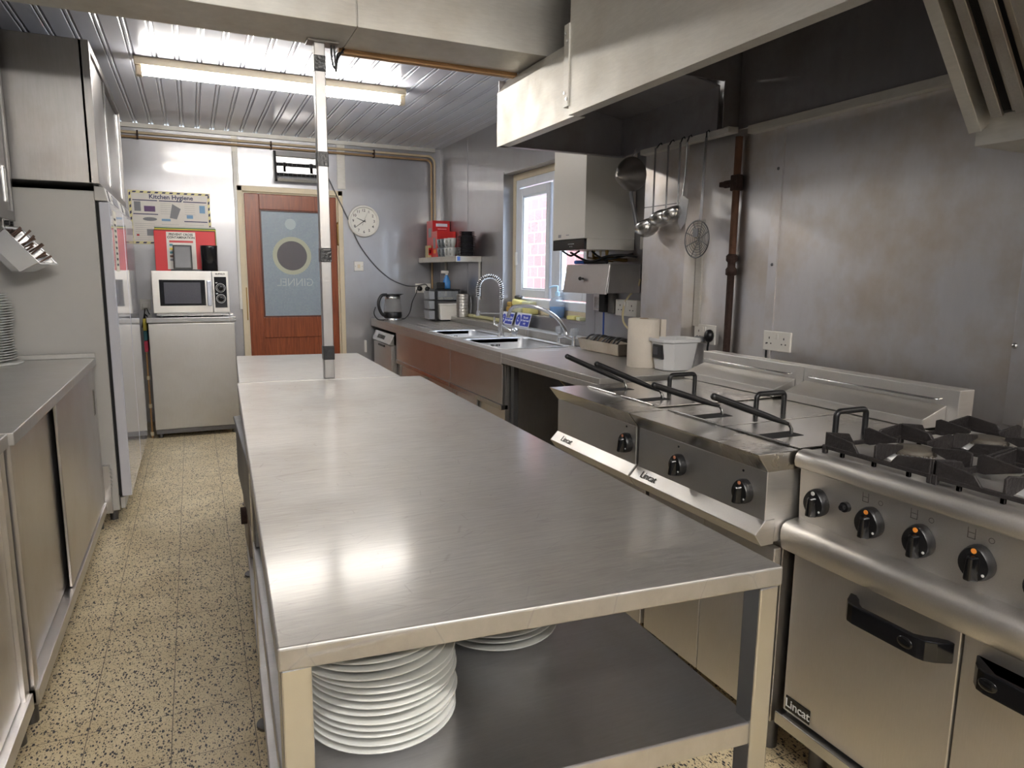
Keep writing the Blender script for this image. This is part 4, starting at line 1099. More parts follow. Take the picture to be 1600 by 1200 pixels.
def sign(label, y0, y1, z0, z1, x, body, icon):
    t = thing('notice_sign', label, 'sign', (x, (y0 + y1) / 2, z0))
    Rl = 0.05
    m = MB(); m.prism([(x + 0.03, z1), (x, z0), (x + 0.003, z0), (x + 0.033, z1)], 'y', y0, y1); b_ = m.build('sign_board', SIGNW, t, 0.001)
    up = V((0.03, 0, z1 - z0)).normalized(); nrm = V((-up.z, 0, up.x))
    o0 = V((x, 0, z0)) + nrm * 0.001
    def Q(y, k): return V((o0.x, y, z0)) + up * (k * (z1 - z0))
    m = MB(); yi = y1 - (y1 - y0) * 0.36
    e = 0.006
    for (a, c) in ((y0 + e, yi - 0.003), ):
        m.add([Q(a, 0.07), Q(c, 0.07), Q(c, 0.93), Q(a, 0.93)], [(0, 1, 2, 3)], False)
    rr = (y1 - yi) * 0.46
    m.disc(Q((yi + y1) / 2 - 0.001, 0.5), rr, nrm, 28)
    pf = m.build('blue_field', BLUESIGN, b_)
    m = MB(); cI = Q((yi + y1) / 2, 0.5) + nrm * 0.0008
    m.obox(cI + up * 0.012, 0.001, 0.010, 0.012).obox(cI - up * 0.010, 0.001, 0.018, 0.020, Matrix.Rotation(0.4, 3, 'X'))
    m.build('hand_symbol', SIGNW, pf)
    text(body, 0.024, SIGNW, Q((y0 + yi) / 2, 0.5) + nrm * 0.001, (0, -1, 0), up, pf, 'lettering', bold=0.0006)
sign('blue and white notice behind the spring tap, food wash sink', 4.98, 5.20, 0.949, 1.045, 2.27, 'This sink for\nfood wash only', 0)
sign('blue and white hand wash notice leaning behind the swan neck tap', 4.68, 4.93, 0.949, 1.052, 2.27, 'This sink\nfor hand wash\nonly', 0)
t = tag(MB().tube([(2.315, 6.75, 0.965), (2.315, 5.2, 0.965)], 0.016, 12).build('cream_pipe', plain('pale_pipe', srgb(190, 184, 140), 0.5)), 'pale green-cream pipe lying along the ledge behind the far sink', 'pipe')

# things on the window sill
zs = 1.0415
def soft_block(name, label, cat, c, s, mat, rot=0, tilt=0, group=None):
    R = Matrix.Rotation(rot, 3, 'Z') @ Matrix.Rotation(tilt, 3, 'X')
    o = MB().obox(V(c) + V((0, 0, s[2] / 2)), *s, R).build(name, mat, None, min(s) * 0.28, 3)
    return tag(o, label, cat, group)
G = 'sponges heaped on the window sill'
soft_block('sponge', 'tan sponge at the bottom left of the heap on the window sill', 'sponge', (2.365, 5.17, zs), (0.07, 0.10, 0.045), TAN, 0.1, group=G)
soft_block('sponge', 'tan sponge lying on another tan one at the sill corner', 'sponge', (2.37, 5.18, zs + 0.046), (0.07, 0.09, 0.035), TAN, -0.1, group=G)
soft_block('sponge', 'big yellow sponge on top of the heap on the sill', 'sponge', (2.37, 5.03, zs + 0.052), (0.08, 0.15, 0.05), SPONGE, 0.08, 0.1, group=G)
soft_block('sponge', 'pale yellow sponge under the big yellow one on the sill', 'sponge', (2.365, 5.02, zs), (0.08, 0.16, 0.05), SPONGEG, 0.05, group=G)
soft_block('sponge', 'pale scourer at the right end of the heap on the sill', 'sponge', (2.37, 4.85, zs), (0.08, 0.15, 0.055), SPONGE, -0.05, group=G)
soft_block('sponge', 'pale cloth-like scourer on the right of the sill heap, on top', 'sponge', (2.37, 4.87, zs + 0.056), (0.07, 0.12, 0.04), SPONGEG, 0.1, group=G)
tag(MB().ball((2.38, 5.09, zs + 0.122), 0.03, 0.045, 0.018, jit=0.15).build('wire_scourer', S_DARK), 'dark wire scourer on top of the yellow sponge', 'scourer')
soft_block('sponge', 'small yellow sponge at the near end of the window sill, under the wall box', 'sponge', (2.365, 4.16, zs), (0.06, 0.09, 0.028), SPONGE, 0.15)
soft_block('sponge', 'tiny worn sponge scrap at the extreme near end of the sill', 'sponge', (2.362, 4.055, zs), (0.05, 0.07, 0.025), SPONGEG, -0.2)
t = thing('soap_bottle', 'clear pump bottle half full of blue soap on the window sill', 'bottle', (2.375, 4.42, zs))
MB().lathe([(0, 0.0), (0.05, 0.0), (0.054, 0.006), (0.054, 0.075), (0, 0.075)], (2.375, 4.42, zs + 0.002), 28).build('blue_soap', BLUELIQ, t)
MB().lathe([(0.0, 0), (0.053, 0), (0.0565, 0.006), (0.0565, 0.11), (0.045, 0.135), (0.018, 0.15), (0.016, 0.16)], (2.375, 4.42, zs), 28).build('bottle', CLEARP, t)
MB().cyl((2.375, 4.42, zs + 0.155), (2.375, 4.42, zs + 0.185), 0.018).cyl((2.375, 4.42, zs + 0.185), (2.375, 4.42, zs + 0.225), 0.006).tube([(2.375, 4.42, zs + 0.222), (2.35, 4.44, zs + 0.222), (2.33, 4.455, zs + 0.212)], 0.007, 8).build('pump', plain('pale_blue_pump', srgb(190, 220, 240), 0.3), t)

# boiler
t = thing('boiler', 'white wall boiler with black control strip, between window and hood', 'boiler', (2.17, 3.6, 1.49))
MB().box(2.005, 2.337, 3.425, 3.80, 1.55, 2.10).box(2.021, 2.337, 3.425, 3.80, 1.49, 1.55).build('casing', BOILERW, t, 0.002)
cp = MB().box(2.003, 2.02, 3.428, 3.798, 1.488, 1.548).build('control_strip', BLACKG, t, 0.003)
m = MB()
for (yy, zz) in ((3.56, 1.522), (3.575, 1.522), (3.59, 1.522), (3.605, 1.522), (3.545, 1.522), (3.565, 1.508), (3.585, 1.508)):
    m.box(2.0018, 2.0035, yy - 0.003, yy + 0.003, zz - 0.002, zz + 0.002)
m.build('indicator_mark', WHITEMK, cp)
m = MB(); m.box(2.0045, 2.0055, 3.70, 3.735, 1.562, 1.580).box(2.0045, 2.0055, 3.605, 3.64, 1.572, 1.577).build('sticker', GREYP, t)
for k, (yy, r, mt) in enumerate(((3.50, 0.011, BRASS), (3.57, 0.008, COPPER), (3.65, 0.011, BRASS), (3.72, 0.008, COPPER))):
    MB().tube([(2.20, yy, 1.49), (2.20, yy, 1.45), (2.30, yy, 1.435), (2.338, yy, 1.435)], r, 8).build('pipe_tail', mt, t)
m = MB()
m.tube(smooth_path([(2.10, 3.75, 1.48), (2.13, 3.66, 1.44), (2.14, 3.56, 1.425), (2.18, 3.45, 1.455), (2.27, 3.40, 1.46), (2.335, 3.39, 1.45)]), 0.007, 8)
m.tube(smooth_path([(2.16, 3.60, 1.485), (2.17, 3.53, 1.45), (2.20, 3.47, 1.44), (2.335, 3.43, 1.47)]), 0.006, 8)
m.tube(smooth_path([(2.06, 3.78, 1.488), (2.08, 3.72, 1.46), (2.09, 3.68, 1.47), (2.11, 3.66, 1.488)]), 0.006, 8)
m.build('hanging_cable', RUBBER, t)
t = thing('steel_wall_box', 'stainless wall box with sloping front and black knob, below the boiler', 'wall box', (2.22, 3.55, 1.24))
MB().prism([(2.135, 1.408), (2.115, 1.246), (2.337, 1.246), (2.337, 1.408)], 'y', 3.35, 3.82).build('box_body', S_FRONT, t, 0.002)
fl = MB().prism([(2.118, 1.408), (2.092, 1.240), (2.104, 1.240), (2.130, 1.408)], 'y', 3.335, 3.825).build('front_flap', S_FRONT, t, 0.002)
MB().cyl((2.104, 3.60, 1.325), (2.090, 3.60, 1.325), 0.006).ball((2.083, 3.60, 1.325), 0.011).build('knob', BLACK, fl)
t = thing('marker_pen', 'thick marker with blue cap lying on the steel wall box', 'pen', (2.16, 3.62, 1.409))
MB().cyl((2.150, 3.66, 1.422), (2.165, 3.44, 1.422), 0.011).build('barrel', BLACK, t)
MB().cyl((2.142, 3.76, 1.422), (2.150, 3.66, 1.422), 0.012).build('cap', BLUECAP, t)
t = thing('waste_pipe', 'grey and white waste pipe elbow beside the steel wall box', 'pipe', (2.30, 3.27, 1.3))
MB().cyl((2.296, 3.245, 1.49), (2.296, 3.245, 1.375), 0.018).build('grey_length', plain('grey_pipe', srgb(132, 130, 126), 0.5), t)
MB().tube([(2.296, 3.245, 1.375), (2.296, 3.245, 1.335), (2.302, 3.240, 1.318), (2.318, 3.235, 1.313), (2.337, 3.23, 1.313)], 0.019, 12).build('white_elbow', WHITE, t)
MB().box(2.27, 2.337, 3.20, 3.275, 1.49, 1.56).build('joint_box', WHITE, t, 0.004)
tag(MB().tube(smooth_path([(2.333, 3.345, 1.325), (2.325, 3.36, 1.28), (2.31, 3.43, 1.22), (2.30, 3.46, 1.15), (2.27, 3.40, 1.07), (2.21, 3.18, 1.02), (2.17, 2.98, 0.985)]), 0.006, 8).build('cream_cable', CABLEW),
    'cream cable drooping from the steel wall box past the double socket', 'cable')
t = thing('isolator_switch', 'square steel switch plate with black plug and blue cord below the wall box', 'switch', (2.33, 3.77, 1.12))
MB().box(2.326, 2.339, 3.735, 3.845, 1.125, 1.225).build('plate', S_FRONT, t, 0.004)
MB().box(2.318, 2.326, 3.755, 3.82, 1.14, 1.21).build('rocker', S_POL, t, 0.003)
MB().box(2.295, 2.339, 3.66, 3.73, 1.12, 1.245).build('plug', RUBBER, t, 0.006)
MB().box(2.310, 2.339, 3.585, 3.65, 1.115, 1.24).build('adaptor', plain('dark_grey_plastic', srgb(92, 88, 84), 0.4), t, 0.006)
MB().tube([(2.31, 3.69, 1.12), (2.31, 3.69, 1.09), (2.312, 3.69, 0.95), (2.318, 3.685, 0.902)], 0.006, 8).build('cord', CABLEB, t)

def socket(label, x, y0, y1, z0, z1, depth=0.012, axis='x', plug=None, switches=True):
    """double socket on a wall: plate, pin holes, rockers"""
    if axis == 'x':
        t = thing('wall_socket', label, 'socket', (x, (y0 + y1) / 2, z0))
        bx_ = lambda d0, d1, u0, u1, v0, v1: MB().box(x - d1, x - d0, y1 - u1 * (y1 - y0), y1 - u0 * (y1 - y0), z0 + v0 * (z1 - z0), z0 + v1 * (z1 - z0))
    else:
        t = thing('wall_socket', label, 'socket', ((y0 + y1) / 2, x, z0))
        bx_ = lambda d0, d1, u0, u1, v0, v1: MB().box(y0 + u0 * (y1 - y0), y0 + u1 * (y1 - y0), x - d1, x - d0, z0 + v0 * (z1 - z0), z0 + v1 * (z1 - z0))
    pl = bx_(0.0005, depth, 0, 1, 0, 1).build('face_plate', WHITE, t, 0.003)
    for cu in (0.23, 0.77):
        for (du_, dv_) in ((0, 0.20), (-0.07, -0.08), (0.07, -0.08)):
            w_ = 0.016 if du_ == 0 else 0.022
            h_ = 0.055 if du_ == 0 else 0.03
            bx_(depth, depth + 0.0006, cu + du_ - w_, cu + du_ + w_, 0.45 + dv_ - h_, 0.45 + dv_ + h_).build('pin_hole', INK, pl)
    if switches:
        for cu in (0.43, 0.53):
            bx_(depth, depth + 0.004, cu, cu + 0.05, 0.62, 0.88).build('rocker', WHITE, pl, 0.001)
    return t
socket('surface double socket right of the steel switch, cream cable hanging across it', 2.338, 3.33, 3.55, 1.11, 1.205, 0.035)
t = socket('double socket holding a black plug, on the wall behind the white tub', 2.290, 2.635, 2.785, 1.018, 1.112)
MB().ball((2.262, 2.655, 1.062), 0.022, 0.026, 0.032).build('plug', BLACK, t)
MB().tube(smooth_path([(2.262, 2.655, 1.04), (2.262, 2.66, 0.99), (2.27, 2.64, 0.96), (2.275, 2.60, 0.92)]), 0.005, 8).build('cord', BLACK, t)
MB().box(2.240, 2.268, 2.69, 2.735, 1.03, 1.055).build('adaptor', GREYP, t, 0.003)
socket('empty double socket on the big wall panel above the fryer backs', 2.290, 2.165, 2.318, 1.03, 1.115)
t = thing('drop_cable', 'short dark cable drop below the empty double socket', 'cable', (2.28, 2.30, 0.85))
MB().tube([(2.284, 2.30, 1.03), (2.284, 2.30, 0.80)], 0.006, 8).build('cable', BLACK, t)

# things on the worktop by the fryers
t = thing('roasting_tin', 'deep battered roasting tin full of cutlery racks on the worktop', 'roasting tin', (2.22, 3.45, 0.9))
x0, x1, y0, y1 = 2.11, 2.32, 3.215, 3.66
i = 0.015
bot = [(x0 + i, y0 + i, 0.903), (x1 - i, y0 + i, 0.903), (x1 - i, y1 - i, 0.903), (x0 + i, y1 - i, 0.903)]
top = [(x0, y0, 0.970), (x1, y0, 0.970), (x1, y1, 0.970), (x0, y1, 0.970)]
rim = [(x0 - 0.012, y0 - 0.012, 0.972), (x1 + 0.008, y0 - 0.012, 0.972), (x1 + 0.008, y1 + 0.012, 0.972), (x0 - 0.012, y1 + 0.012, 0.972)]
inn = [(x0 + 0.004, y0 + 0.004, 0.969), (x1 - 0.004, y0 + 0.004, 0.969), (x1 - 0.004, y1 - 0.004, 0.969), (x0 + 0.004, y1 - 0.004, 0.969)]
ibt = [(p[0], p[1], 0.908) for p in bot]
vs = bot + top + rim + inn + ibt
fs = [(0, 3, 2, 1), (16, 17, 18, 19)]
for a, b_ in ((0, 4), (4, 8), (8, 12), (12, 16)):
    for k in range(4):
        fs.append((a + k, a + (k + 1) % 4, b_ + (k + 1) % 4, b_ + k))
MB().add(vs, fs, False).build('tin_body', S_PAN, t, 0.004)
for k in range(9):
    rr_ = random.Random(k)
    yy = 3.27 + k * 0.042
    o = MB().tube(smooth_path([(2.135, yy, 0.955 + rr_.uniform(0, .01)), (2.18, yy + rr_.uniform(-.01, .02), 0.985 + rr_.uniform(0, .012)), (2.24, yy + rr_.uniform(-.01, .03), 0.982), (2.30, yy + rr_.uniform(-.01, .02), 0.960)]), 0.0055, 6).build('metal_skewer', S_DARK)
    tag(o, 'curved dark metal utensil in the roasting tin, %s from the white paper roll' % ['first', 'second', 'third', 'fourth', 'fifth', 'sixth', 'seventh', 'eighth', 'ninth'][k], 'utensil', 'utensils in the roasting tin')
t = thing('paper_roll', 'tall white paper towel roll standing on the worktop behind the white tub', 'paper roll', (2.015, 2.845, 0.9))
MB().lathe([(0.022, 1.138), (0.074, 1.138), (0.0775, 1.134), (0.0775, 0.904), (0.074, 0.900), (0.022, 0.900)], (2.015, 2.845, 0), 40).prism([(2.085, 2.80), (2.108, 2.79), (2.110, 2.792), (2.088, 2.812)], 'z', 0.901, 1.135).build('towel', ROLL, t)
MB().lathe([(0.019, 1.139), (0.022, 1.139), (0.022, 0.9), (0.019, 0.9), (0.019, 1.139)], (2.015, 2.845, 0), 24).build('core', plain('cardboard', srgb(150, 120, 88), 0.8), t)
t = thing('white_tub', 'white plastic tub with a square hole and black clip, beside the fryers', 'tub', (2.10, 2.70, 0.9))
x0, x1, y0, y1 = 2.0, 2.205, 2.625, 2.79
i = 0.014; c_ = 0.035
def octo(a0, a1, b0, b1, z, c=c_):
    return [(a0 + c, b0, z), (a1 - c, b0, z), (a1, b0 + c, z), (a1, b1 - c, z), (a1 - c, b1, z), (a0 + c, b1, z), (a0, b1 - c, z), (a0, b0 + c, z)]
rings = [octo(x0 + i, x1 - i, y0 + i, y1 - i, 0.902), octo(x0, x1, y0, y1, 1.035), octo(x0 - 0.010, x1 + 0.010, y0 - 0.010, y1 + 0.010, 1.036), octo(x0 - 0.010, x1 + 0.010, y0 - 0.010, y1 + 0.010, 1.052),
         octo(x0 - 0.002, x1 + 0.002, y0 - 0.002, y1 + 0.002, 1.052), octo(x0 + 0.004, x1 - 0.004, y0 + 0.004, y1 - 0.004, 1.034), octo(x0 + i + 0.004, x1 - i - 0.004, y0 + i + 0.004, y1 - i - 0.004, 0.908)]
vs = [p for r_ in rings for p in r_]; fs = [tuple(range(8))[::-1], tuple(range(48, 56))]
for k in range(6):
    for j in range(8):
        fs.append((k * 8 + j, k * 8 + (j + 1) % 8, (k + 1) * 8 + (j + 1) % 8, (k + 1) * 8 + j))
MB().add(vs, fs, False).build('tub_body', TUBW, t, 0.003)
MB().box(1.9985, 2.012, 2.665, 2.745, 0.955, 1.025).build('black_clip', BLACK, t, 0.004)
MB().box(1.996, 1.999, 2.70, 2.735, 0.975, 1.012).build('clip_window', plain('dark_panel', srgb(70, 70, 74), 0.4), t, 0.001)

# ------------------------------------------------------------------ back corner of the sink run
t = thing('kettle', 'glass kettle with black handle and lid on its base, far end of the worktop', 'kettle', (1.70, 6.48, 0.9))
kx, ky = 1.715, 6.48
MB().lathe([(0, 0.901), (0.088, 0.901), (0.09, 0.905), (0.088, 0.925), (0.08, 0.928), (0, 0.928)], (kx, ky, 0), 32).build('power_base', S_POL, t)
MB().lathe([(0, 0.93), (0.084, 0.93), (0.088, 0.94), (0.086, 0.975), (0.084, 0.98), (0, 0.98)], (kx, ky, 0), 32).build('heater_ring', BLACK, t)
MB().lathe([(0.084, 0.98), (0.083, 1.02), (0.074, 1.09), (0.070, 1.105)], (kx, ky, 0), 32).build('glass_body', KGLASS, t)
MB().lathe([(0.0705, 1.104), (0.074, 1.106), (0.073, 1.124), (0.070, 1.126)], (kx, ky, 0), 32).build('steel_collar', S_POL, t)
m = MB().lathe([(0.071, 1.124), (0.073, 1.128), (0.070, 1.146), (0.0, 1.150)], (kx, ky, 0), 32)
m.prism([(kx + 0.04, 1.124), (kx + 0.104, 1.150), (kx + 0.04, 1.150)], 'y', ky - 0.025, ky + 0.025)
m.build('lid', BLACK, t)
MB().tube(smooth_path([(kx - 0.06, ky - 0.02, 1.142), (kx - 0.11, ky - 0.03, 1.135), (kx - 0.142, ky - 0.04, 1.08), (kx - 0.138, ky - 0.04, 1.02), (kx - 0.11, ky - 0.03, 0.965), (kx - 0.08, ky - 0.02, 0.945)]), 0.015, 10).build('handle', BLACK, t)
MB().tube(smooth_path([(kx + 0.08, ky + 0.02, 0.91), (kx + 0.15, ky + 0.1, 0.912), (kx + 0.24, ky + 0.25, 0.96), (kx + 0.30, ky + 0.36, 1.06), (kx + 0.345, 6.86, 1.14), (kx + 0.36, 6.875, 1.18)]), 0.005, 8).tube(
    smooth_path([(kx - 0.09, ky - 0.02, 0.905), (kx - 0.15, ky - 0.02, 0.915), (kx - 0.185, ky - 0.03, 0.97), (kx - 0.17, ky - 0.03, 1.03)]), 0.005, 8).build('cord', BLACK, t)
t = socket('double socket above the kettle with two black plugs', BY, 2.065, 2.225, 1.148, 1.24, 0.012, 'y', None, True)
MB().lathe([(0.0, 0.03), (0.024, 0.028), (0.026, 0.0)], (2.105, BY - 0.014, 1.19), 20, Matrix.Rotation(PI / 2, 3, 'X')).build('plug', BLACK, t)
MB().lathe([(0.0, 0.03), (0.024, 0.028), (0.026, 0.0)], (2.188, BY - 0.014, 1.185), 20, Matrix.Rotation(PI / 2, 3, 'X')).build('plug', BLACK, t)
tag(MB().tube(smooth_path([(1.185, 6.862, 2.30), (1.30, 6.862, 2.05), (1.39, 6.87, 1.87), (1.50, 6.885, 1.62), (1.65, 6.89, 1.42), (1.80, 6.89, 1.29), (1.95, 6.89, 1.225), (2.06, 6.885, 1.215), (2.16, 6.872, 1.235), (2.19, 6.868, 1.20)]), 0.005, 8).build('hanging_cable', CABLEG),
    'long grey cable sagging across the back wall from heater to socket', 'cable')

t = thing('storage_tower', 'black three-tier storage tower with small clear drawers in the back corner', 'storage tower', (2.12, 6.33, 0.9))
MB().box(2.055, 2.075, 6.22, 6.42, 0.902, 1.185).box(2.055, 2.30, 6.22, 6.42, 1.185, 1.20).box(2.075, 2.30, 6.22, 6.42, 1.085, 1.098).box(2.28, 2.295, 6.22, 6.42, 1.098, 1.185).box(2.055, 2.30, 6.22, 6.42, 0.902, 0.912).build('frame', BLACK, t, 0.003)
GR = plain('grey_drawer', srgb(140, 142, 146), 0.35, noise=0.1)
for z0, z1 in ((0.915, 1.0), (1.01, 1.09), (1.10, 1.18)):
    MB().prism([(2.0, z0 + 0.006), (1.992, z1), (2.052, z1), (2.052, z0 + 0.006)], 'y', 6.23, 6.38).build('side_bin', GR, t, 0.003)
dw = MB().box(2.08, 2.278, 6.215, 6.40, 1.10, 1.182).build('clear_drawer', CLEARP, t, 0.003)
MB().ball((2.13, 6.30, 1.112), 0.03, 0.05, 0.014, jit=0.2).ball((2.21, 6.31, 1.112), 0.05, 0.05, 0.013, jit=0.2).build('drawer_contents', plain('mixed_sachets', srgb(170, 160, 140), 0.6, noise=0.4, nscale=60), dw)
t = thing('white_tub', 'small white ice cream type tub on the black storage tower\'s bottom tier', 'tub', (2.19, 6.3, 0.912))
MB().hexa([(2.10, 6.20, 0.913), (2.272, 6.20, 0.913), (2.272, 6.40, 0.913), (2.10, 6.40, 0.913)], [(2.09, 6.19, 1.055), (2.278, 6.19, 1.055), (2.278, 6.41, 1.055), (2.09, 6.41, 1.055)]).build('tub_body', WHITE, t, 0.008)
MB().box(2.085, 2.279, 6.185, 6.415, 1.050, 1.068).build('lid', WHITE, t, 0.004)
tag(MB().box(2.075, 2.155, 6.24, 6.34, 1.202, 1.262).build('black_box', BLACK, None, 0.004), 'small black box on top of the storage tower', 'box')
t = thing('spray_bottle', 'blue spray bottle with white nozzle on top of the storage tower', 'bottle', (2.21, 6.33, 1.201))
MB().lathe([(0, 0), (0.034, 0), (0.036, 0.01), (0.036, 0.07), (0.024, 0.10), (0.014, 0.12), (0.013, 0.13)], (2.205, 6.33, 1.201), 24).build('bottle_body', plain('blue_bottle', srgb(70, 140, 210), 0.2, coat=0.3), t)
MB().cyl((2.205, 6.33, 1.325), (2.205, 6.33, 1.345), 0.013).box(2.15, 2.222, 6.32, 6.34, 1.345, 1.372).build('trigger_head', WHITE, t, 0.004)
t = thing('steel_canister', 'ribbed stainless canister on the worktop in the back corner, right of storage tower', 'canister', (2.24, 6.02, 0.949))
zc = 0.949
pr = [(0, 0), (0.056, 0.0), (0.058, 0.004)]
for k in range(7): pr += [(0.058, 0.012 + 0.028 * k), (0.0565, 0.016 + 0.028 * k), (0.058, 0.020 + 0.028 * k)]
pr += [(0.058, 0.205), (0.055, 0.212), (0.0, 0.213)]
MB().lathe(pr, (2.262, 6.05, zc), 36).build('canister_body', steel('canister_steel', (0.62, 0.60, 0.57), 0.3), t)
MB().tube([(2.322, 6.0, zc + 0.02), (2.328, 6.0, zc + 0.10), (2.322, 6.0, zc + 0.19)], 0.006, 8).build('clip_handle', S_POL, t)

# wall shelf in the corner with cartons, mugs and black plates
t = thing('wall_shelf', 'stainless corner shelf above the far sink holding red cartons, mugs and black plates', 'shelf', (2.2, 6.3, 1.45))
MB().box(2.10, 2.338, 5.775, 6.885, 1.485, 1.497).box(2.10, 2.112, 5.775, 6.885, 1.448, 1.485).box(2.112, 2.338, 5.775, 5.787, 1.448, 1.485).build('shelf_board', S_HOOD, t, 0.002)
for yy in (5.789, 6.70):
    MB().box(2.314, 2.338, yy, yy + 0.006, 1.12, 1.485).box(2.334, 2.338, yy, yy + 0.03, 1.12, 1.485).build('bracket', S_HOOD, t)
MB().box(2.108, 2.135, 5.770, 5.7745, 1.455, 1.492).build('tape_flag', BLUECAP, t, 0.0008)
zs = 1.498
def carton(name, label, x0, x1, y0, y1, h, mat, marks):
    t = thing(name, label, 'carton', ((x0 + x1) / 2, (y0 + y1) / 2, zs))
    b_ = MB().box(x0, x1, y0, y1, zs, zs + h).build('carton_body', mat, t, 0.002)
    for (face, u0, u1, v0, v1, mt) in marks:
        if face == 'y': MB().box(x0 + u0 * (x1 - x0), x0 + u1 * (x1 - x0), y0 - 0.0008, y0, zs + v0 * h, zs + v1 * h).build('printed_mark', mt, b_)
        else: MB().box(x0 - 0.0008, x0, y1 - u1 * (y1 - y0), y1 - u0 * (y1 - y0), zs + v0 * h, zs + v1 * h).build('printed_mark', mt, b_)
carton('red_carton', 'tall red carton with a white strip, tallest on the corner shelf', 2.155, 2.335, 6.60, 6.78, 0.355, REDBOX, [('y', .2, .85, .84, .92, SIGNW), ('y', .3, .8, .76, .79, PINKP), ('x', .3, .8, .55, .8, GREYP)])
carton('red_carton', 'shorter red carton with orange side in front of the tall red one', 2.145, 2.335, 6.43, 6.595, 0.245, plain('red_carton_front', srgb(204, 36, 32), 0.35), [('x', .3, .7, .35, .75, GREYP), ('x', .35, .75, .15, .3, ORANGE), ('y', .3, .5, .15, .27, PINKP)])
carton('tea_box', 'small red and cream packet at the far left of the corner shelf', 2.118, 2.15, 6.62, 6.72, 0.115, plain('packet_cream', srgb(190, 176, 130), 0.5), [('y', .08, .95, .2, .8, REDBOX), ('y', .3, .7, .35, .65, SIGNW)])
def mug(label, c, mat, flip=False, ang=0):
    t = thing('mug', label, 'mug', c, 'mugs on the corner shelf')
    cx, cy, cz = c
    pr = [(0, 0.0), (0.026, 0.0), (0.030, 0.004), (0.038, 0.05), (0.041, 0.082), (0.038, 0.082), (0.034, 0.05), (0.027, 0.008), (0, 0.008)]
    M = Matrix.Identity(3)
    MB().lathe(pr, c, 24, M).build('cup', mat, t)
    u = V((math.cos(ang), math.sin(ang), 0))
    MB().tube([V(c) + u * 0.037 + V((0, 0, 0.066)), V(c) + u * 0.06 + V((0, 0, 0.062)), V(c) + u * 0.066 + V((0, 0, 0.042)), V(c) + u * 0.056 + V((0, 0, 0.022)), V(c) + u * 0.034 + V((0, 0, 0.018))], 0.006, 8).build('handle', mat, t)
names = ['farthest', 'second from the red carton', 'third from the red carton', 'nearest the black plates']
for k, yy in enumerate((6.37, 6.27, 6.17, 6.07)):
    mug('pale mug on the bottom row of the corner shelf, %s' % names[k], (2.165, yy, zs), MUGG if k < 2 else MUG, ang=-2.3)
for k, yy in enumerate((6.37, 6.27, 6.17, 6.07)):
    mug('%s mug in the upper row on the corner shelf, %s' % ('grey' if k < 2 else 'cream', names[k]), (2.165, yy, zs + 0.083), MUGG if k < 2 else MUG, ang=-2.3)
for k, yy in enumerate((6.16, 6.06)):
    mug('cream mug behind the upper row on the corner shelf, %s' % ('left' if k == 0 else 'right'), (2.27, yy, zs), MUG, ang=-2.3)
z = zs
for i in range(16):
    plate('black_plate', 'black plate, %s in the stack at the shelf end' % rank(i, 16), 'black plates stacked on the corner shelf', (2.24, 5.885, z), 0.088 if i < 13 else 0.072, CHINAB, h=0.0105, n=32)
    z += 0.0135

# ------------------------------------------------------------------ back wall fittings
t = thing('wall_clock', 'round white wall clock showing twenty to ten, right of the door', 'clock', (1.549, BY - 0.04, 1.69))
cx, cz = 1.549, 1.838; yf = BY - 0.035
Rm = Matrix.Rotation(PI / 2, 3, 'X')
MB().lathe([(0.128, 0.030), (0.132, 0.042), (0.140, 0.046), (0.149, 0.040), (0.152, 0.02), (0.150, 0.0)], (cx, BY - 0.001, cz), 56, Rm).build('rim', WHITE, t)
fc = MB().cyl((cx, BY - 0.001, cz), (cx, BY - 0.026, cz), 0.134, n=56).build('dial', plain('dial_white', srgb(226, 224, 216), 0.5, noise=0.01), t)
for h in range(1, 13):
    a = PI / 2 - h * PI / 6
    text(str(h), 0.036, INK, (cx + 0.102 * math.cos(a), BY - 0.0265, cz + 0.102 * math.sin(a)), (1, 0, 0), (0, 0, 1), fc, 'numeral', bold=0.0004)
def hand(name, ang, ln, wd, back=0.02, dy=0.0):
    d = V((math.sin(ang), 0, math.cos(ang))); s_ = V((d.z, 0, -d.x)); c = V((cx, BY - 0.029 - dy, cz))
    m = MB(); vs = [c - d * back - s_ * wd, c - d * back + s_ * wd, c + d * ln + s_ * wd * 0.5, c + d * ln - s_ * wd * 0.5]
    m.hexa(vs, [p + V((0, -0.0012, 0)) for p in vs]); m.build(name, INK, t)
hand('hour_hand', math.radians(292), 0.075, 0.004)
hand('minute_hand', math.radians(234), 0.108, 0.0035, dy=0.002)
hand('second_hand', math.radians(24), 0.105, 0.0010, 0.045, 0.004)
t = thing('fused_switch', 'square white switch plate on the back wall below the clock', 'switch', (1.495, BY - 0.01, 1.36))
pl = MB().box(1.448, 1.540, BY - 0.010, BY - 0.0005, 1.360, 1.452).build('face_plate', WHITE, t, 0.003)
MB().box(1.482, 1.506, BY - 0.014, BY - 0.010, 1.388, 1.424).build('rocker', CREAM, pl, 0.001)
for xx in (1.461, 1.527):
    MB().cyl((xx, BY - 0.010, 1.406), (xx, BY - 0.0112, 1.406), 0.003, n=10).build('screw', INK, pl)
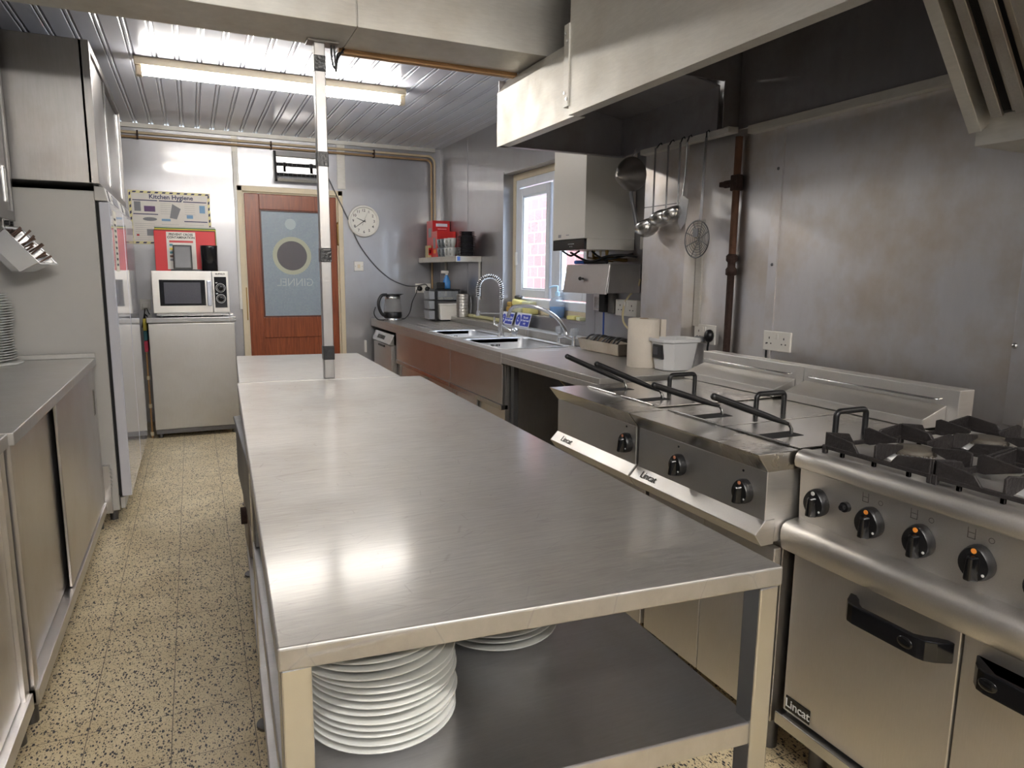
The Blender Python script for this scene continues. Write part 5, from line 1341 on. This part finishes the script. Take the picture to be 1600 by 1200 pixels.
# radiant heater above the door
t = thing('wall_heater', 'electric bar heater with two dark elements above the wooden door', 'heater', (0.94, BY - 0.1, 2.15))
def tilt(p): return p
m = MB()
hx0, hx1 = 0.735, 1.165
m.prism([(BY - 0.02, 2.17), (BY - 0.095, 2.155), (BY - 0.105, 2.175), (BY - 0.06, 2.43), (BY - 0.02, 2.43)], 'x', hx0, hx0 + 0.022).prism([(BY - 0.02, 2.17), (BY - 0.095, 2.155), (BY - 0.105, 2.175), (BY - 0.06, 2.43), (BY - 0.02, 2.43)], 'x', hx1 - 0.022, hx1)
m.build('side_cheek', BLACK, t, 0.002)
MB().prism([(BY - 0.03, 2.17), (BY - 0.012, 2.17), (BY - 0.012, 2.43), (BY - 0.03, 2.43)], 'x', hx0 + 0.02, hx1 - 0.02).prism([(BY - 0.03, 2.395), (BY - 0.07, 2.385), (BY - 0.065, 2.43), (BY - 0.03, 2.43)], 'x', hx0 + 0.02, hx1 - 0.02).prism(
    [(BY - 0.03, 2.172), (BY - 0.095, 2.16), (BY - 0.1, 2.185), (BY - 0.03, 2.19)], 'x', hx0 + 0.02, hx1 - 0.02).build('reflector', S_POL, t, 0.001)
for zz, yy in ((2.225, BY - 0.075), (2.315, BY - 0.062)):
    MB().cyl((hx0 + 0.02, yy, zz), (hx1 - 0.02, yy, zz), 0.013, n=14).build('element', RUBBER, t)
    MB().prism([(yy + 0.035, zz - 0.035), (yy + 0.04, zz - 0.03), (yy + 0.035, zz + 0.005), (yy + 0.03, zz + 0.005)], 'x', hx0 + 0.02, hx1 - 0.02).build('bar_reflector', S_DARK, t)
m = MB()
for k in range(10):
    xx = hx0 + 0.04 + k * (hx1 - hx0 - 0.08) / 9
    m.tube([(xx, BY - 0.098, 2.18), (xx, BY - 0.075, 2.385)], 0.0015, 5)
m.build('guard_wire', S_POL, t)
for xx in (0.83, 1.07):
    MB().box(xx - 0.012, xx + 0.012, BY - 0.03, BY - 0.001, 2.25, 2.34).build('wall_bracket', BLACK, t)
# pipes round the back wall
t = thing('ceiling_pipe', 'upper painted pipe along the back wall, turning down at the corner', 'pipe', (0.6, BY - 0.05, 2.43))
MB().tube([(XL + 0.02, BY - 0.035, 2.492), (2.20, BY - 0.035, 2.492)] + arc((2.20, BY - 0.035, 2.422), 0.07, PI / 2, 0, (1, 0, 0), (0, 0, 1), 8)[1:] + [(2.27, BY - 0.035, 1.5)], 0.011, 12).build('pipe_run', COPPER, t)
t = thing('ceiling_pipe', 'lower browner pipe along the back wall under the painted one', 'pipe', (0.6, BY - 0.05, 2.40))
MB().tube([(XL + 0.02, BY - 0.035, 2.455), (2.185, BY - 0.035, 2.455)] + arc((2.185, BY - 0.035, 2.405), 0.05, PI / 2, 0, (1, 0, 0), (0, 0, 1), 8)[1:] + [(2.235, BY - 0.035, 0.96)], 0.0105, 12).build('pipe_run', plain('tarnished_pipe', srgb(160, 132, 98), 0.4, 0.3, noise=0.3, nscale=14), t)
m = MB()
for xx in (-0.35, 0.72, 1.66):
    m.box(xx - 0.006, xx + 0.006, BY - 0.052, BY - 0.001, 2.44, 2.51)
m.build('pipe_clip', RUSTD, t)
tag(MB().box(0.388, 0.415, BY - 0.028, BY - 0.0005, 1.0, 2.40).build('trunking', WHITE, None, 0.002), 'white vertical cable trunking left of the door frame', 'trunking')

# ------------------------------------------------------------------ under-counter freezer, microwave and boards
t = thing('undercounter_freezer', 'stainless under-counter freezer beneath the microwave', 'freezer', (-0.03, 6.5, 0))
MB().box(-0.335, 0.30, 6.20, 6.80, 0.06, 0.935).build('cabinet', S_FRONT, t, 0.004)
MB().box(-0.345, 0.312, 6.155, 6.81, 0.937, 0.977).build('top_panel', S_POL, t, 0.003)
d = MB().box(-0.335, 0.30, 6.158, 6.197, 0.075, 0.930).build('door', steel('freezer_door_steel', (0.56, 0.55, 0.53), 0.33, (30, 2, 1.5), 0.05, 0.08, 0.1, 0.10), t, 0.004)
MB().box(-0.33, 0.295, 6.17, 6.20, 0.035, 0.072).build('kick_rail', S_DARK, t, 0.003)
for xx in (-0.30, 0.26):
    for yy in (6.22, 6.76):
        MB().cyl((xx, yy, 0), (xx, yy, 0.06), 0.02, n=14).build('foot', S_DARK, t)
t = thing('microwave', 'stainless microwave oven with two dials on the under-counter freezer', 'microwave', (0, 6.4, 0.978))
mx0, mx1, mz0, mz1, my = -0.290, 0.272, 1.012, 1.345, 6.165
MB().box(mx0, mx1, my + 0.03, my + 0.42, mz0, mz1).build('case', S_POL, t, 0.004)
d = MB().box(mx0, 0.145, my, my + 0.03, mz0, mz1).build('door', S_COOK, t, 0.004)
MB().box(mx0 + 0.052, 0.094, my - 0.0015, my + 0.002, mz0 + 0.058, mz1 - 0.07).build('door_window', BLACKG, d, 0.002)
MB().box(mx0 + 0.085, 0.06, my - 0.0022, my - 0.0012, mz0 + 0.075, mz1 - 0.09).build('mesh_screen', plain('oven_mesh', srgb(70, 70, 80), 0.25, noise=0.2, nscale=200), d)
MB().box(0.106, 0.138, my - 0.020, my, mz0 + 0.055, mz1 - 0.075).build('handle', plain('silver_handle', srgb(190, 194, 204), 0.25, 0.6), d, 0.006)
cp = MB().box(0.148, mx1, my, my + 0.03, mz0, mz1).build('control_panel', S_COOK, t, 0.004)
MB().box(0.162, 0.253, my - 0.0015, my + 0.001, mz0 + 0.04, mz1 - 0.045).build('dial_panel', BLACKG, cp)
for zz in (1.212, 1.125):
    MB().disc((0.208, my - 0.0018, zz), 0.036, (0, -1, 0), 28, 0.033).build('dial_scale', WHITEMK, cp)
    kb = MB().lathe([(0.025, 0), (0.025, 0.012), (0.022, 0.020), (0, 0.021)], (0.208, my - 0.001, zz), 24, Rm).build('dial', BLACKG, cp)
    MB().disc((0.208, my - 0.014, zz), 0.026, (0, -1, 0), 24, 0.023).build('dial_ring', WHITEMK, kb)
    MB().box(0.172, 0.186, my - 0.0022, my - 0.0014, zz + 0.037, zz + 0.044).build('printed_mark', WHITEMK, cp)
text('BUFFALO', 0.017, INK, (0.21, my - 0.001, mz1 - 0.022), (1, 0, 0), (0, 0, 1), cp, 'brand_lettering', bold=0.0006)
MB().box(mx0 + 0.02, mx1 - 0.01, my + 0.02, my + 0.40, 0.990, mz0).build('base_rail', S_POL, t, 0.002)
for xx in (mx0 + 0.05, -0.07, 0.06, mx1 - 0.05):
    for yy in (my + 0.05, my + 0.36):
        MB().cyl((xx, yy, 0.978), (xx, yy, 0.992), 0.014, n=14).build('foot', S_DARK, t)
zt = 1.3455
def board(label, x0, x1, y, h, mat, th=0.012, lean=0.05):
    m = MB()
    m.hexa([(x0, y, zt), (x1, y, zt), (x1, y + th, zt), (x0, y + th, zt)], [(x0, y + lean, zt + h), (x1, y + lean, zt + h), (x1, y + th + lean, zt + h), (x0, y + th + lean, zt + h)])
    o = m.build('chopping_board', mat, None, 0.004)
    return tag(o, label, 'chopping board', 'chopping boards standing on the microwave')
board('red chopping board standing on the microwave, front of the row', -0.262, 0.196, 6.400, 0.325, RED)
board('brown chopping board directly behind the red one', -0.260, 0.200, 6.414, 0.334, BROWN)
board('yellow chopping board third from the front behind the red one', -0.258, 0.203, 6.428, 0.342, YELLOW)
board('green chopping board behind the yellow one on the microwave', -0.256, 0.206, 6.442, 0.352, GREEN)
board('pale grey chopping board at the back of the row', -0.258, 0.200, 6.456, 0.364, GREYB)
t = thing('hygiene_notice', 'white PREVENT CROSS CONTAMINATION notice on the red chopping board', 'notice', (-0.06, 6.39, 1.35))
def NB(x, k): return (x, 6.3985 + 0.05 * k / 0.325 - 0.0, zt + k)
nx0, nx1 = -0.172, 0.046
sh = MB().add([NB(nx0, 0.012), NB(nx1, 0.012), NB(nx1, 0.315), NB(nx0, 0.315)], [(0, 1, 2, 3)], False).add([tuple(V(NB(nx0, 0.012)) + V((0, -.0012, 0))), tuple(V(NB(nx1, 0.012)) + V((0, -.0012, 0))), tuple(V(NB(nx1, 0.315)) + V((0, -.0012, 0))), tuple(V(NB(nx0, 0.315)) + V((0, -.0012, 0)))], [(3, 2, 1, 0)], False).build('sheet', POSTERW, t)
upn = V((0, 0.05, 0.325)).normalized()
text('PREVENT CROSS\nCONTAMINATION', 0.026, INK, V(NB((nx0 + nx1) / 2, 0.282)) + V((0, -.0018, 0)), (1, 0, 0), upn, sh, 'lettering', bold=0.0008, sx=0.93)
for (k, mt, w_) in ((0.228, REDBOX, 1), (0.20, TEALP, .12), (0.168, YELLOW, .12), (0.138, TEALP, .12), (0.108, BROWN, .12), (0.08, GREYP, .12)):
    xx1 = nx0 + 0.02 + (nx1 - nx0 - 0.04) * (w_ if w_ == 1 else 0.14)
    a = [V(NB(nx0 + 0.02, k)), V(NB(xx1, k)), V(NB(xx1, k + 0.018)), V(NB(nx0 + 0.02, k + 0.018))]
    MB().add([p + V((0, -.0017, 0)) for p in a], [(0, 1, 2, 3)], False).build('colour_bar', mt, sh)
t = thing('tablet_holder', 'grey fronted black framed display stand on top of the microwave', 'display stand', (-0.05, 6.33, zt))
a = 0.10
def TB(x, k, d): return (x, 6.325 + d + k * 0.12, zt + 0.012 + k)
MB().hexa([TB(-0.128, 0, 0), TB(0.012, 0, 0), TB(0.012, 0, 0.018), TB(-0.128, 0, 0.018)], [TB(-0.128, 0.195, 0), TB(0.012, 0.195, 0), TB(0.012, 0.195, 0.018), TB(-0.128, 0.195, 0.018)]).build('frame', BLACK, t, 0.006)
MB().hexa([TB(-0.116, 0.014, -0.002), TB(0.0, 0.014, -0.002), TB(0.0, 0.014, 0.003), TB(-0.116, 0.014, 0.003)], [TB(-0.116, 0.183, -0.002), TB(0.0, 0.183, -0.002), TB(0.0, 0.183, 0.003), TB(-0.116, 0.183, 0.003)]).build('screen', SLATE, t, 0.003)
MB().box(-0.15, 0.08, 6.27, 6.392, zt, zt + 0.013).build('base', BLACK, t, 0.004)
t = thing('black_canister', 'black tapered plastic beaker at the right end of the microwave top', 'beaker', (0.145, 6.28, zt))
MB().lathe([(0, 0), (0.060, 0), (0.064, 0.19), (0.066, 0.205), (0.063, 0.206), (0.058, 0.01), (0, 0.01)], (0.140, 6.29, zt), 36).build('beaker_body', plain('black_ribbed', srgb(26, 26, 28), 0.22), t)
MB().box(0.100, 0.125, 6.345, 6.372, zt, zt + 0.15).build('back_stop', BLACK, t)
# hygiene poster
t = thing('hygiene_poster', 'large Kitchen Hygiene wall poster with yellow and navy striped edge', 'poster', (-0.13, BY - 0.003, 1.57))
px0, px1, pz0, pz1 = -0.455, 0.185, 1.572, 2.022; py = BY - 0.002
bd = MB().box(px0, px1, py - 0.001, BY - 0.0005, pz0, pz1).build('sheet', POSTERY, t, 0.0004)
yp = py - 0.0016
def mark(x0, x1, z0, z1, mt, name='printed_block', d=0.0):
    MB().box(x0, x1, yp - 0.0004 - d, yp - d, z0, z1).build(name, mt, bd)
mark(px0 + 0.022, px1 - 0.022, pz0 + 0.022, pz1 - 0.022, POSTERW)
m = MB()
def dash(x, z, dx, dz, sk):
    vs = [(x, yp, z), (x + dx, yp, z), (x + dx + sk, yp, z + dz), (x + sk, yp, z + dz)]
    m.add(vs, [(0, 1, 2, 3)], False)
for k in range(11):
    dash(px0 + 0.03 + k * 0.057, pz1 - 0.018, 0.026, 0.013, 0.008); dash(px0 + 0.03 + k * 0.057, pz0 + 0.005, 0.026, 0.013, 0.008)
for k in range(8):
    for xx in (px0 + 0.005, px1 - 0.018):
        m.add([(xx, yp, pz0 + 0.04 + k * 0.052), (xx + 0.013, yp, pz0 + 0.05 + k * 0.052), (xx + 0.013, yp, pz0 + 0.074 + k * 0.052), (xx, yp, pz0 + 0.064 + k * 0.052)], [(0, 1, 2, 3)], False)
m.build('striped_edge', NAVY, bd)
text('Kitchen Hygiene', 0.052, NAVY, (-0.125, yp - 0.001, 1.974), (1, 0, 0), (0, 0, 1), bd, 'lettering', bold=0.0012)
cols = [(-0.425, -0.235), (-0.222, -0.045), (-0.032, 0.155)]
for (a, b_) in cols:
    mark(a, b_, 1.938, 1.946, NAVY, d=0.0006)
mark(cols[0][0], cols[0][1], 1.822, 1.830, NAVY, d=0.0006); mark(cols[2][0], cols[2][1], 1.770, 1.778, NAVY, d=0.0006)
mark(-0.415, -0.365, 1.85, 1.93, GREYP, 'printed_picture', 0.0006); mark(-0.34, -0.255, 1.848, 1.895, PURPLE, 'printed_picture', 0.0006)
MB().hexa([(-0.145, yp - .001, 1.80), (-0.09, yp - .001, 1.79), (-0.055, yp - .001, 1.88), (-0.12, yp - .001, 1.92)], [(-0.145, yp - .0004, 1.80), (-0.09, yp - .0004, 1.79), (-0.055, yp - .0004, 1.88), (-0.12, yp - .0004, 1.92)]).build('printed_picture', GREYP, bd)
mark(0.095, 0.14, 1.85, 1.915, BLUEP, 'printed_picture', 0.0006); mark(-0.01, 0.04, 1.80, 1.83, BLUEP, 'printed_picture', 0.0006); mark(-0.21, -0.14, 1.772, 1.79, BLUEP, 'printed_picture', 0.0006)
m = MB()
for ci, (a, b_) in enumerate(cols):
    for k in range(6 if ci else 3):
        zz = 1.925 - k * 0.018
        m.box(a + 0.008 + (0.17 if ci == 0 and k < 0 else 0), a + (0.09 if ci else 0.05), yp - 0.0006, yp - 0.0002, zz - 0.0015, zz)
    for k in range(9):
        zz = 1.745 - k * 0.017
        m.box(a + 0.008, b_ - 0.03 - 0.01 * (k % 3), yp - 0.0006, yp - 0.0002, zz - 0.0015, zz)
m.build('small_print', GREYP, bd)
MB().ball((-0.30, yp - 0.0005, 1.785), 0.055, 0.0006, 0.016).build('printed_picture', GREYP, bd)
mark(-0.41, -0.39, 1.64, 1.655, REDBOX, 'printed_picture', 0.0006); mark(-0.33, -0.24, 1.645, 1.70, GREYP, 'printed_picture', 0.0006)
t = thing('wall_socket', 'white socket with dark cords left of the microwave', 'socket', (-0.385, BY - 0.01, 1.0))
MB().box(-0.425, -0.340, BY - 0.012, BY - 0.0005, 1.005, 1.095).build('face_plate', WHITE, t, 0.003)
MB().box(-0.405, -0.36, BY - 0.035, BY - 0.012, 1.02, 1.06).build('plug', WHITE, t, 0.004)
MB().tube(smooth_path([(-0.385, BY - 0.03, 1.02), (-0.40, BY - 0.03, 0.95), (-0.42, BY - 0.04, 0.85)]), 0.004, 6).tube(smooth_path([(-0.375, BY - 0.03, 1.02), (-0.35, BY - 0.04, 0.96), (-0.31, BY - 0.06, 0.93)]), 0.004, 6).build('cord', BLACK, t)
# brooms/cloths in the narrow gap
t = thing('oven_gloves', 'colourful patterned cloth hanging in the gap beside the freezer', 'cloth', (-0.355, 6.35, 0.7))
CL = [plain('cloth_yellow', srgb(178, 164, 70), 0.9), plain('cloth_teal', srgb(50, 96, 104), 0.9), plain('cloth_pink', srgb(196, 70, 92), 0.9)]
for (z0, z1, mt) in ((0.87, 0.965, CL[0]), (0.79, 0.87, CL[1]), (0.70, 0.79, CL[2])):
    MB().box(-0.376, -0.348, 6.24, 6.42, z0, z1).build('band', mt, t, 0.006)
MB().tube([(-0.362, 6.30, 0.965), (-0.362, 6.32, 1.0), (-0.345, 6.34, 0.98)], 0.006, 6).build('hanging_loop', BLACK, t)
t = thing('mop_pole', 'thin pale pole standing in the gap left of the freezer', 'pole', (-0.362, 6.22, 0))
MB().cyl((-0.362, 6.22, 0), (-0.362, 6.22, 0.70), 0.007, n=10).build('pole', TIMBER, t)
m = MB()
for zz in (0.02, 0.25, 0.48): m.cyl((-0.362, 6.22, zz), (-0.362, 6.22, zz + 0.03), 0.014, n=12)
m.build('collar', CREAM, t)

# ------------------------------------------------------------------ left hand side
def tall_fridge(label, y0, y1, papers):
    t = thing('tall_fridge', label, 'fridge', (-0.75, (y0 + y1) / 2, 0))
    MB().box(-1.13, -0.425, y0, y1, 0.06, 1.742).build('cabinet', FRIDGEW, t, 0.006)
    MB().box(-0.425, -0.410, y0 + 0.012, y1 - 0.012, 0.14, 1.685).build('door_seal', RUBBER, t)
    d = MB().box(-0.410, -0.362, y0 + 0.002, y1 - 0.002, 0.135, 1.690).build('door', FRIDGED, t, 0.006, 3)
    cp = MB().prism([(-0.425, 1.695), (-0.368, 1.695), (-0.380, 1.762), (-0.425, 1.768)], 'y', y0, y1).build('control_panel', FRIDGEW, t, 0.003)
    MB().obox((-0.3725, (y0 + y1) / 2 + 0.1, 1.728), 0.003, 0.30, 0.05, Matrix.Rotation(-0.177, 3, 'Y')).build('display', GREYP, cp, 0.001)
    MB().cyl((-0.373, y0 + 0.25, 1.726), (-0.368, y0 + 0.25, 1.727), 0.012, n=14).build('dial', WHITE, cp)
    MB().obox((-0.373, y0 + 0.12, 1.728), 0.003, 0.05, 0.055, Matrix.Rotation(-0.177, 3, 'Y')).build('black_switch', BLACK, cp)
    MB().box(-0.42, -0.40, y0 + 0.02, y1 - 0.02, 0.065, 0.125).build('kick_plate', FRIDGEW, t)
    for yy in (y0 + 0.05, y1 - 0.05):
        for xx in (-0.46, -1.08): MB().cyl((xx, yy, 0), (xx, yy, 0.06), 0.02, n=12).build('foot', S_DARK, t)
    for (nm, lab, a, b_, z0, z1, mt) in papers:
        p = MB().box(-0.3618, -0.3608, a, b_, z0, z1).build(nm, mt)
        tag(p, lab, 'notice')
tall_fridge('tall white fridge next to the left worktop', 4.165, 4.925,
            [('door_notice', 'narrow white printed list stuck high on the nearer white fridge door', 4.30, 4.46, 1.34, 1.66, PAPER)])
tall_fridge('tall white fridge farther back, beside the hygiene poster', 4.945, 5.70, [])
m = MB()
for k in range(9): m.box(-0.3606, -0.3602, 4.33, 4.42, 1.37 + k * 0.03, 1.382 + k * 0.03)
m.build('printed_lines', INK, bpy.data.objects['door_notice'])

def base_cupboard(label, y0, y1, xf, doors, up_end):
    t = thing('base_cupboard', label, 'cupboard', (-0.8, (y0 + y1) / 2, 0))
    m = MB(); m.box(XL + 0.01, xf, y0, y1, 0.862, 0.9).build('worktop', S_TOP, t, 0.003)
    if up_end: MB().box(XL + 0.01, xf, y1 - 0.012, y1, 0.9, 0.925).build('upstand', S_TOP, t, 0.002)
    MB().box(XL + 0.02, xf - 0.055, y0 + 0.01, y1 - 0.01, 0.10, 0.86).build('carcass', S_FRONT, t)
    for (ya, yb) in ((y0 + 0.004, y0 + 0.05), (y1 - 0.05, y1 - 0.004)):
        MB().box(xf - 0.06, xf - 0.012, ya, yb, 0.08, 0.862).build('corner_post', S_FRONT, t, 0.002)
    #(xf - 0.06, xf - 0.012, y1 - 0.05, y1 - 0.004, 0.08, 0.862).build('corner_post', S_FRONT, t, 0.002)
    MB().box(xf - 0.055, xf - 0.004, y0 + 0.004, y1 - 0.004, 0.075, 0.125).build('bottom_track', S_FRONT, t, 0.002)
    for (a, b_, x, hy) in doors:
        d = MB().box(x - 0.012, x, a, b_, 0.128, 0.858).build('sliding_door', S_FRONT, t, 0.003)
        if hy is not None:
            h = ring(hy - 0.018, hy + 0.018, 0.62, 0.75, 0.005, x - 0.001, x + 0.004).build('finger_pull', S_POL, d, 0.001)
            MB().box(x - 0.0005, x + 0.0008, hy - 0.013, hy + 0.013, 0.625, 0.745).build('pull_recess', S_DARK, h)
    for yy in (y0 + 0.05, y1 - 0.05):
        MB().cyl((xf - 0.04, yy, 0), (xf - 0.04, yy, 0.08), 0.02, n=12).build('foot', S_DARK, t)
    return t
base_cupboard('stainless base cupboard with sliding doors against the white fridge', 2.285, 4.125, -0.475, [(2.33, 3.08, -0.512, None), (3.02, 4.075, -0.488, 4.02)], True)
base_cupboard('stainless base cupboard nearest the camera on the left, chrome finger pull', 0.25, 2.275, -0.487, [(1.22, 2.225, -0.512, 2.13), (0.30, 1.26, -0.527, None)], False)
t = thing('vent_panel', 'small louvred vent grille between base cupboard and white fridge', 'vent', (-0.475, 4.14, 0.1))
m = MB().box(-0.50, -0.455, 4.128, 4.16, 0.06, 0.32)
for k in range(5): m.prism([(-0.455, 0.20 + k * 0.022), (-0.448, 0.204 + k * 0.022), (-0.455, 0.214 + k * 0.022)], 'y', 4.13, 4.158)
m.build('louvre', S_FRONT, t)

# white bowls stacked on the left worktop
z = 0.9255 - 0.0245
tag(MB().lathe([(0, 0.0), (0.15, 0.0), (0.155, 0.006), (0.15, 0.008), (0, 0.008)], (-0.915, 4.0, 0.9005), 48).build('round_tray', WHITE), 'round white tray under the plate stack on the left worktop', 'tray')
z = 0.909
for i in range(26):
    r = 0.132 if (i < 4 or 15 <= i < 23) else (0.126 if i < 15 else 0.118)
    plate('side_plate', 'white plate, %s in the tall stack beside the white fridge' % rank(i, 26), 'white plates in the tall stack on the left worktop', (-0.915 + (0.002 if i % 2 else 0), 4.0, z), r, CHINA, h=0.018, n=40)
    z += 0.0122

def wall_cupboard(label, x1, y0, y1, z0, z1, doors, pull):
    t = thing('wall_cupboard', label, 'cupboard', (-0.9, (y0 + y1) / 2, z0))
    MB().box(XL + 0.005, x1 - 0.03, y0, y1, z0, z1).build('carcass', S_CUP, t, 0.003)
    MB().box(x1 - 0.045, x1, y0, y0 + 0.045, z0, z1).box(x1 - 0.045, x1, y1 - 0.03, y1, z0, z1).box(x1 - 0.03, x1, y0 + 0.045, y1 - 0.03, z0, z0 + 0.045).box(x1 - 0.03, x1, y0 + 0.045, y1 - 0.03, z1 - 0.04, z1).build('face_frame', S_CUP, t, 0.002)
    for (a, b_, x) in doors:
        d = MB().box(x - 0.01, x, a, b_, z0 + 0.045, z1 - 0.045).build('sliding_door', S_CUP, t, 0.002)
        if pull:
            h = ring(b_ - 0.075, b_ - 0.035, z0 + 0.08, z0 + 0.24, 0.008, x - 0.001, x + 0.005).build('finger_pull', S_POL, d, 0.001)
        else:
            MB().box(x, x + 0.010, b_ - 0.03, b_, z0 + 0.05, z1 - 0.05).build('edge_strip', S_POL, d, 0.002)
    return t
wall_cupboard('large stainless wall cupboard above the white fridges', -0.392, 4.105, 5.70, 1.772, 2.445, [(4.15, 4.75, -0.402), (4.70, 5.67, -0.415)], False)
wc = wall_cupboard('shallower stainless wall cupboard on the left, nearer the camera', -0.742, 1.0, 4.03, 1.57, 2.47, [(2.6, 3.985, -0.752), (1.05, 2.7, -0.765)], True)
p = MB().box(-0.7515, -0.7505, 3.30, 3.72, 1.66, 1.98).build('paper_list', PAPER)
tag(p, 'cream printed sheet on the left wall cupboard door at the photo edge', 'notice')
# small steel tray of cutlery hooked under the wall cupboard
t = thing('cutlery_tray', 'small steel container full of cutlery, hung tilted under the left wall cupboard', 'container', (-0.70, 3.85, 1.37))
O = V((-0.745, 3.80, 1.530)); u = V((0.118, 0.02, -0.150)); wv = V((0.045, 0.11, 0.0)); dd = V((-0.095, -0.005, -0.075))
def TP(a, b_, c): return O + u * a + wv * b_ + dd * c
outer = [TP(0, 0, 0), TP(1, 0, 0), TP(1, 1, 0), TP(0, 1, 0)]
lip = [TP(-.07, -.1, 0), TP(1.07, -.1, 0), TP(1.07, 1.1, 0), TP(-.07, 1.1, 0)]
mid = [TP(.04, .04, .75), TP(.92, .04, .75), TP(.92, .96, .75), TP(.04, .96, .75)]
bt = [TP(.14, .12, 1), TP(.80, .12, 1), TP(.80, .88, 1), TP(.14, .88, 1)]
inr = [TP(.02, .03, .02), TP(.98, .03, .02), TP(.98, .97, .02), TP(.02, .97, .02)]
ib = [TP(.15, .14, .94), TP(.80, .14, .94), TP(.80, .86, .94), TP(.15, .86, .94)]
vs = bt + mid + outer + lip + inr + ib
fs = [(0, 3, 2, 1), (20, 21, 22, 23)]
for a in (0, 4, 8, 12, 16):
    for k in range(4): fs.append((a + k, a + (k + 1) % 4, a + 4 + (k + 1) % 4, a + 4 + k))
MB().add(vs, fs, False).build('container_body', S_POL, t, 0.004, 3)
MB().obox((-0.748, 3.86, 1.548), 0.004, 0.12, 0.045).build('hanging_bracket', S_FRONT, t)
for yy in (3.825, 3.90):
    MB().cyl((-0.745, yy, 1.552), (-0.728, yy, 1.552), 0.011, n=14).build('black_bolt', BLACK, t)
for k in range(12):
    rr_ = random.Random(50 + k)
    a = 0.10 + 0.07 * k; b_ = 0.2 + 0.6 * rr_.random()
    p0 = TP(a, b_, 0.6); p1 = TP(a + rr_.uniform(-.1, .14), b_ + rr_.uniform(-.2, .2), -0.16 - 0.16 * rr_.random())
    s_ = (p1 - p0).normalized()
    o = MB().tube([p0, p0.lerp(p1, 0.7), p1], [0.003, 0.004, 0.006], 6).build('table_fork', CUTLERY)
    tag(o, 'dark piece of cutlery poking out of the tilted steel container, %s from its top end' % ['first', 'second', 'third', 'fourth', 'fifth', 'sixth', 'seventh', 'eighth', 'ninth', 'tenth', 'eleventh', 'twelfth'][k], 'cutlery', 'cutlery in the tilted container')
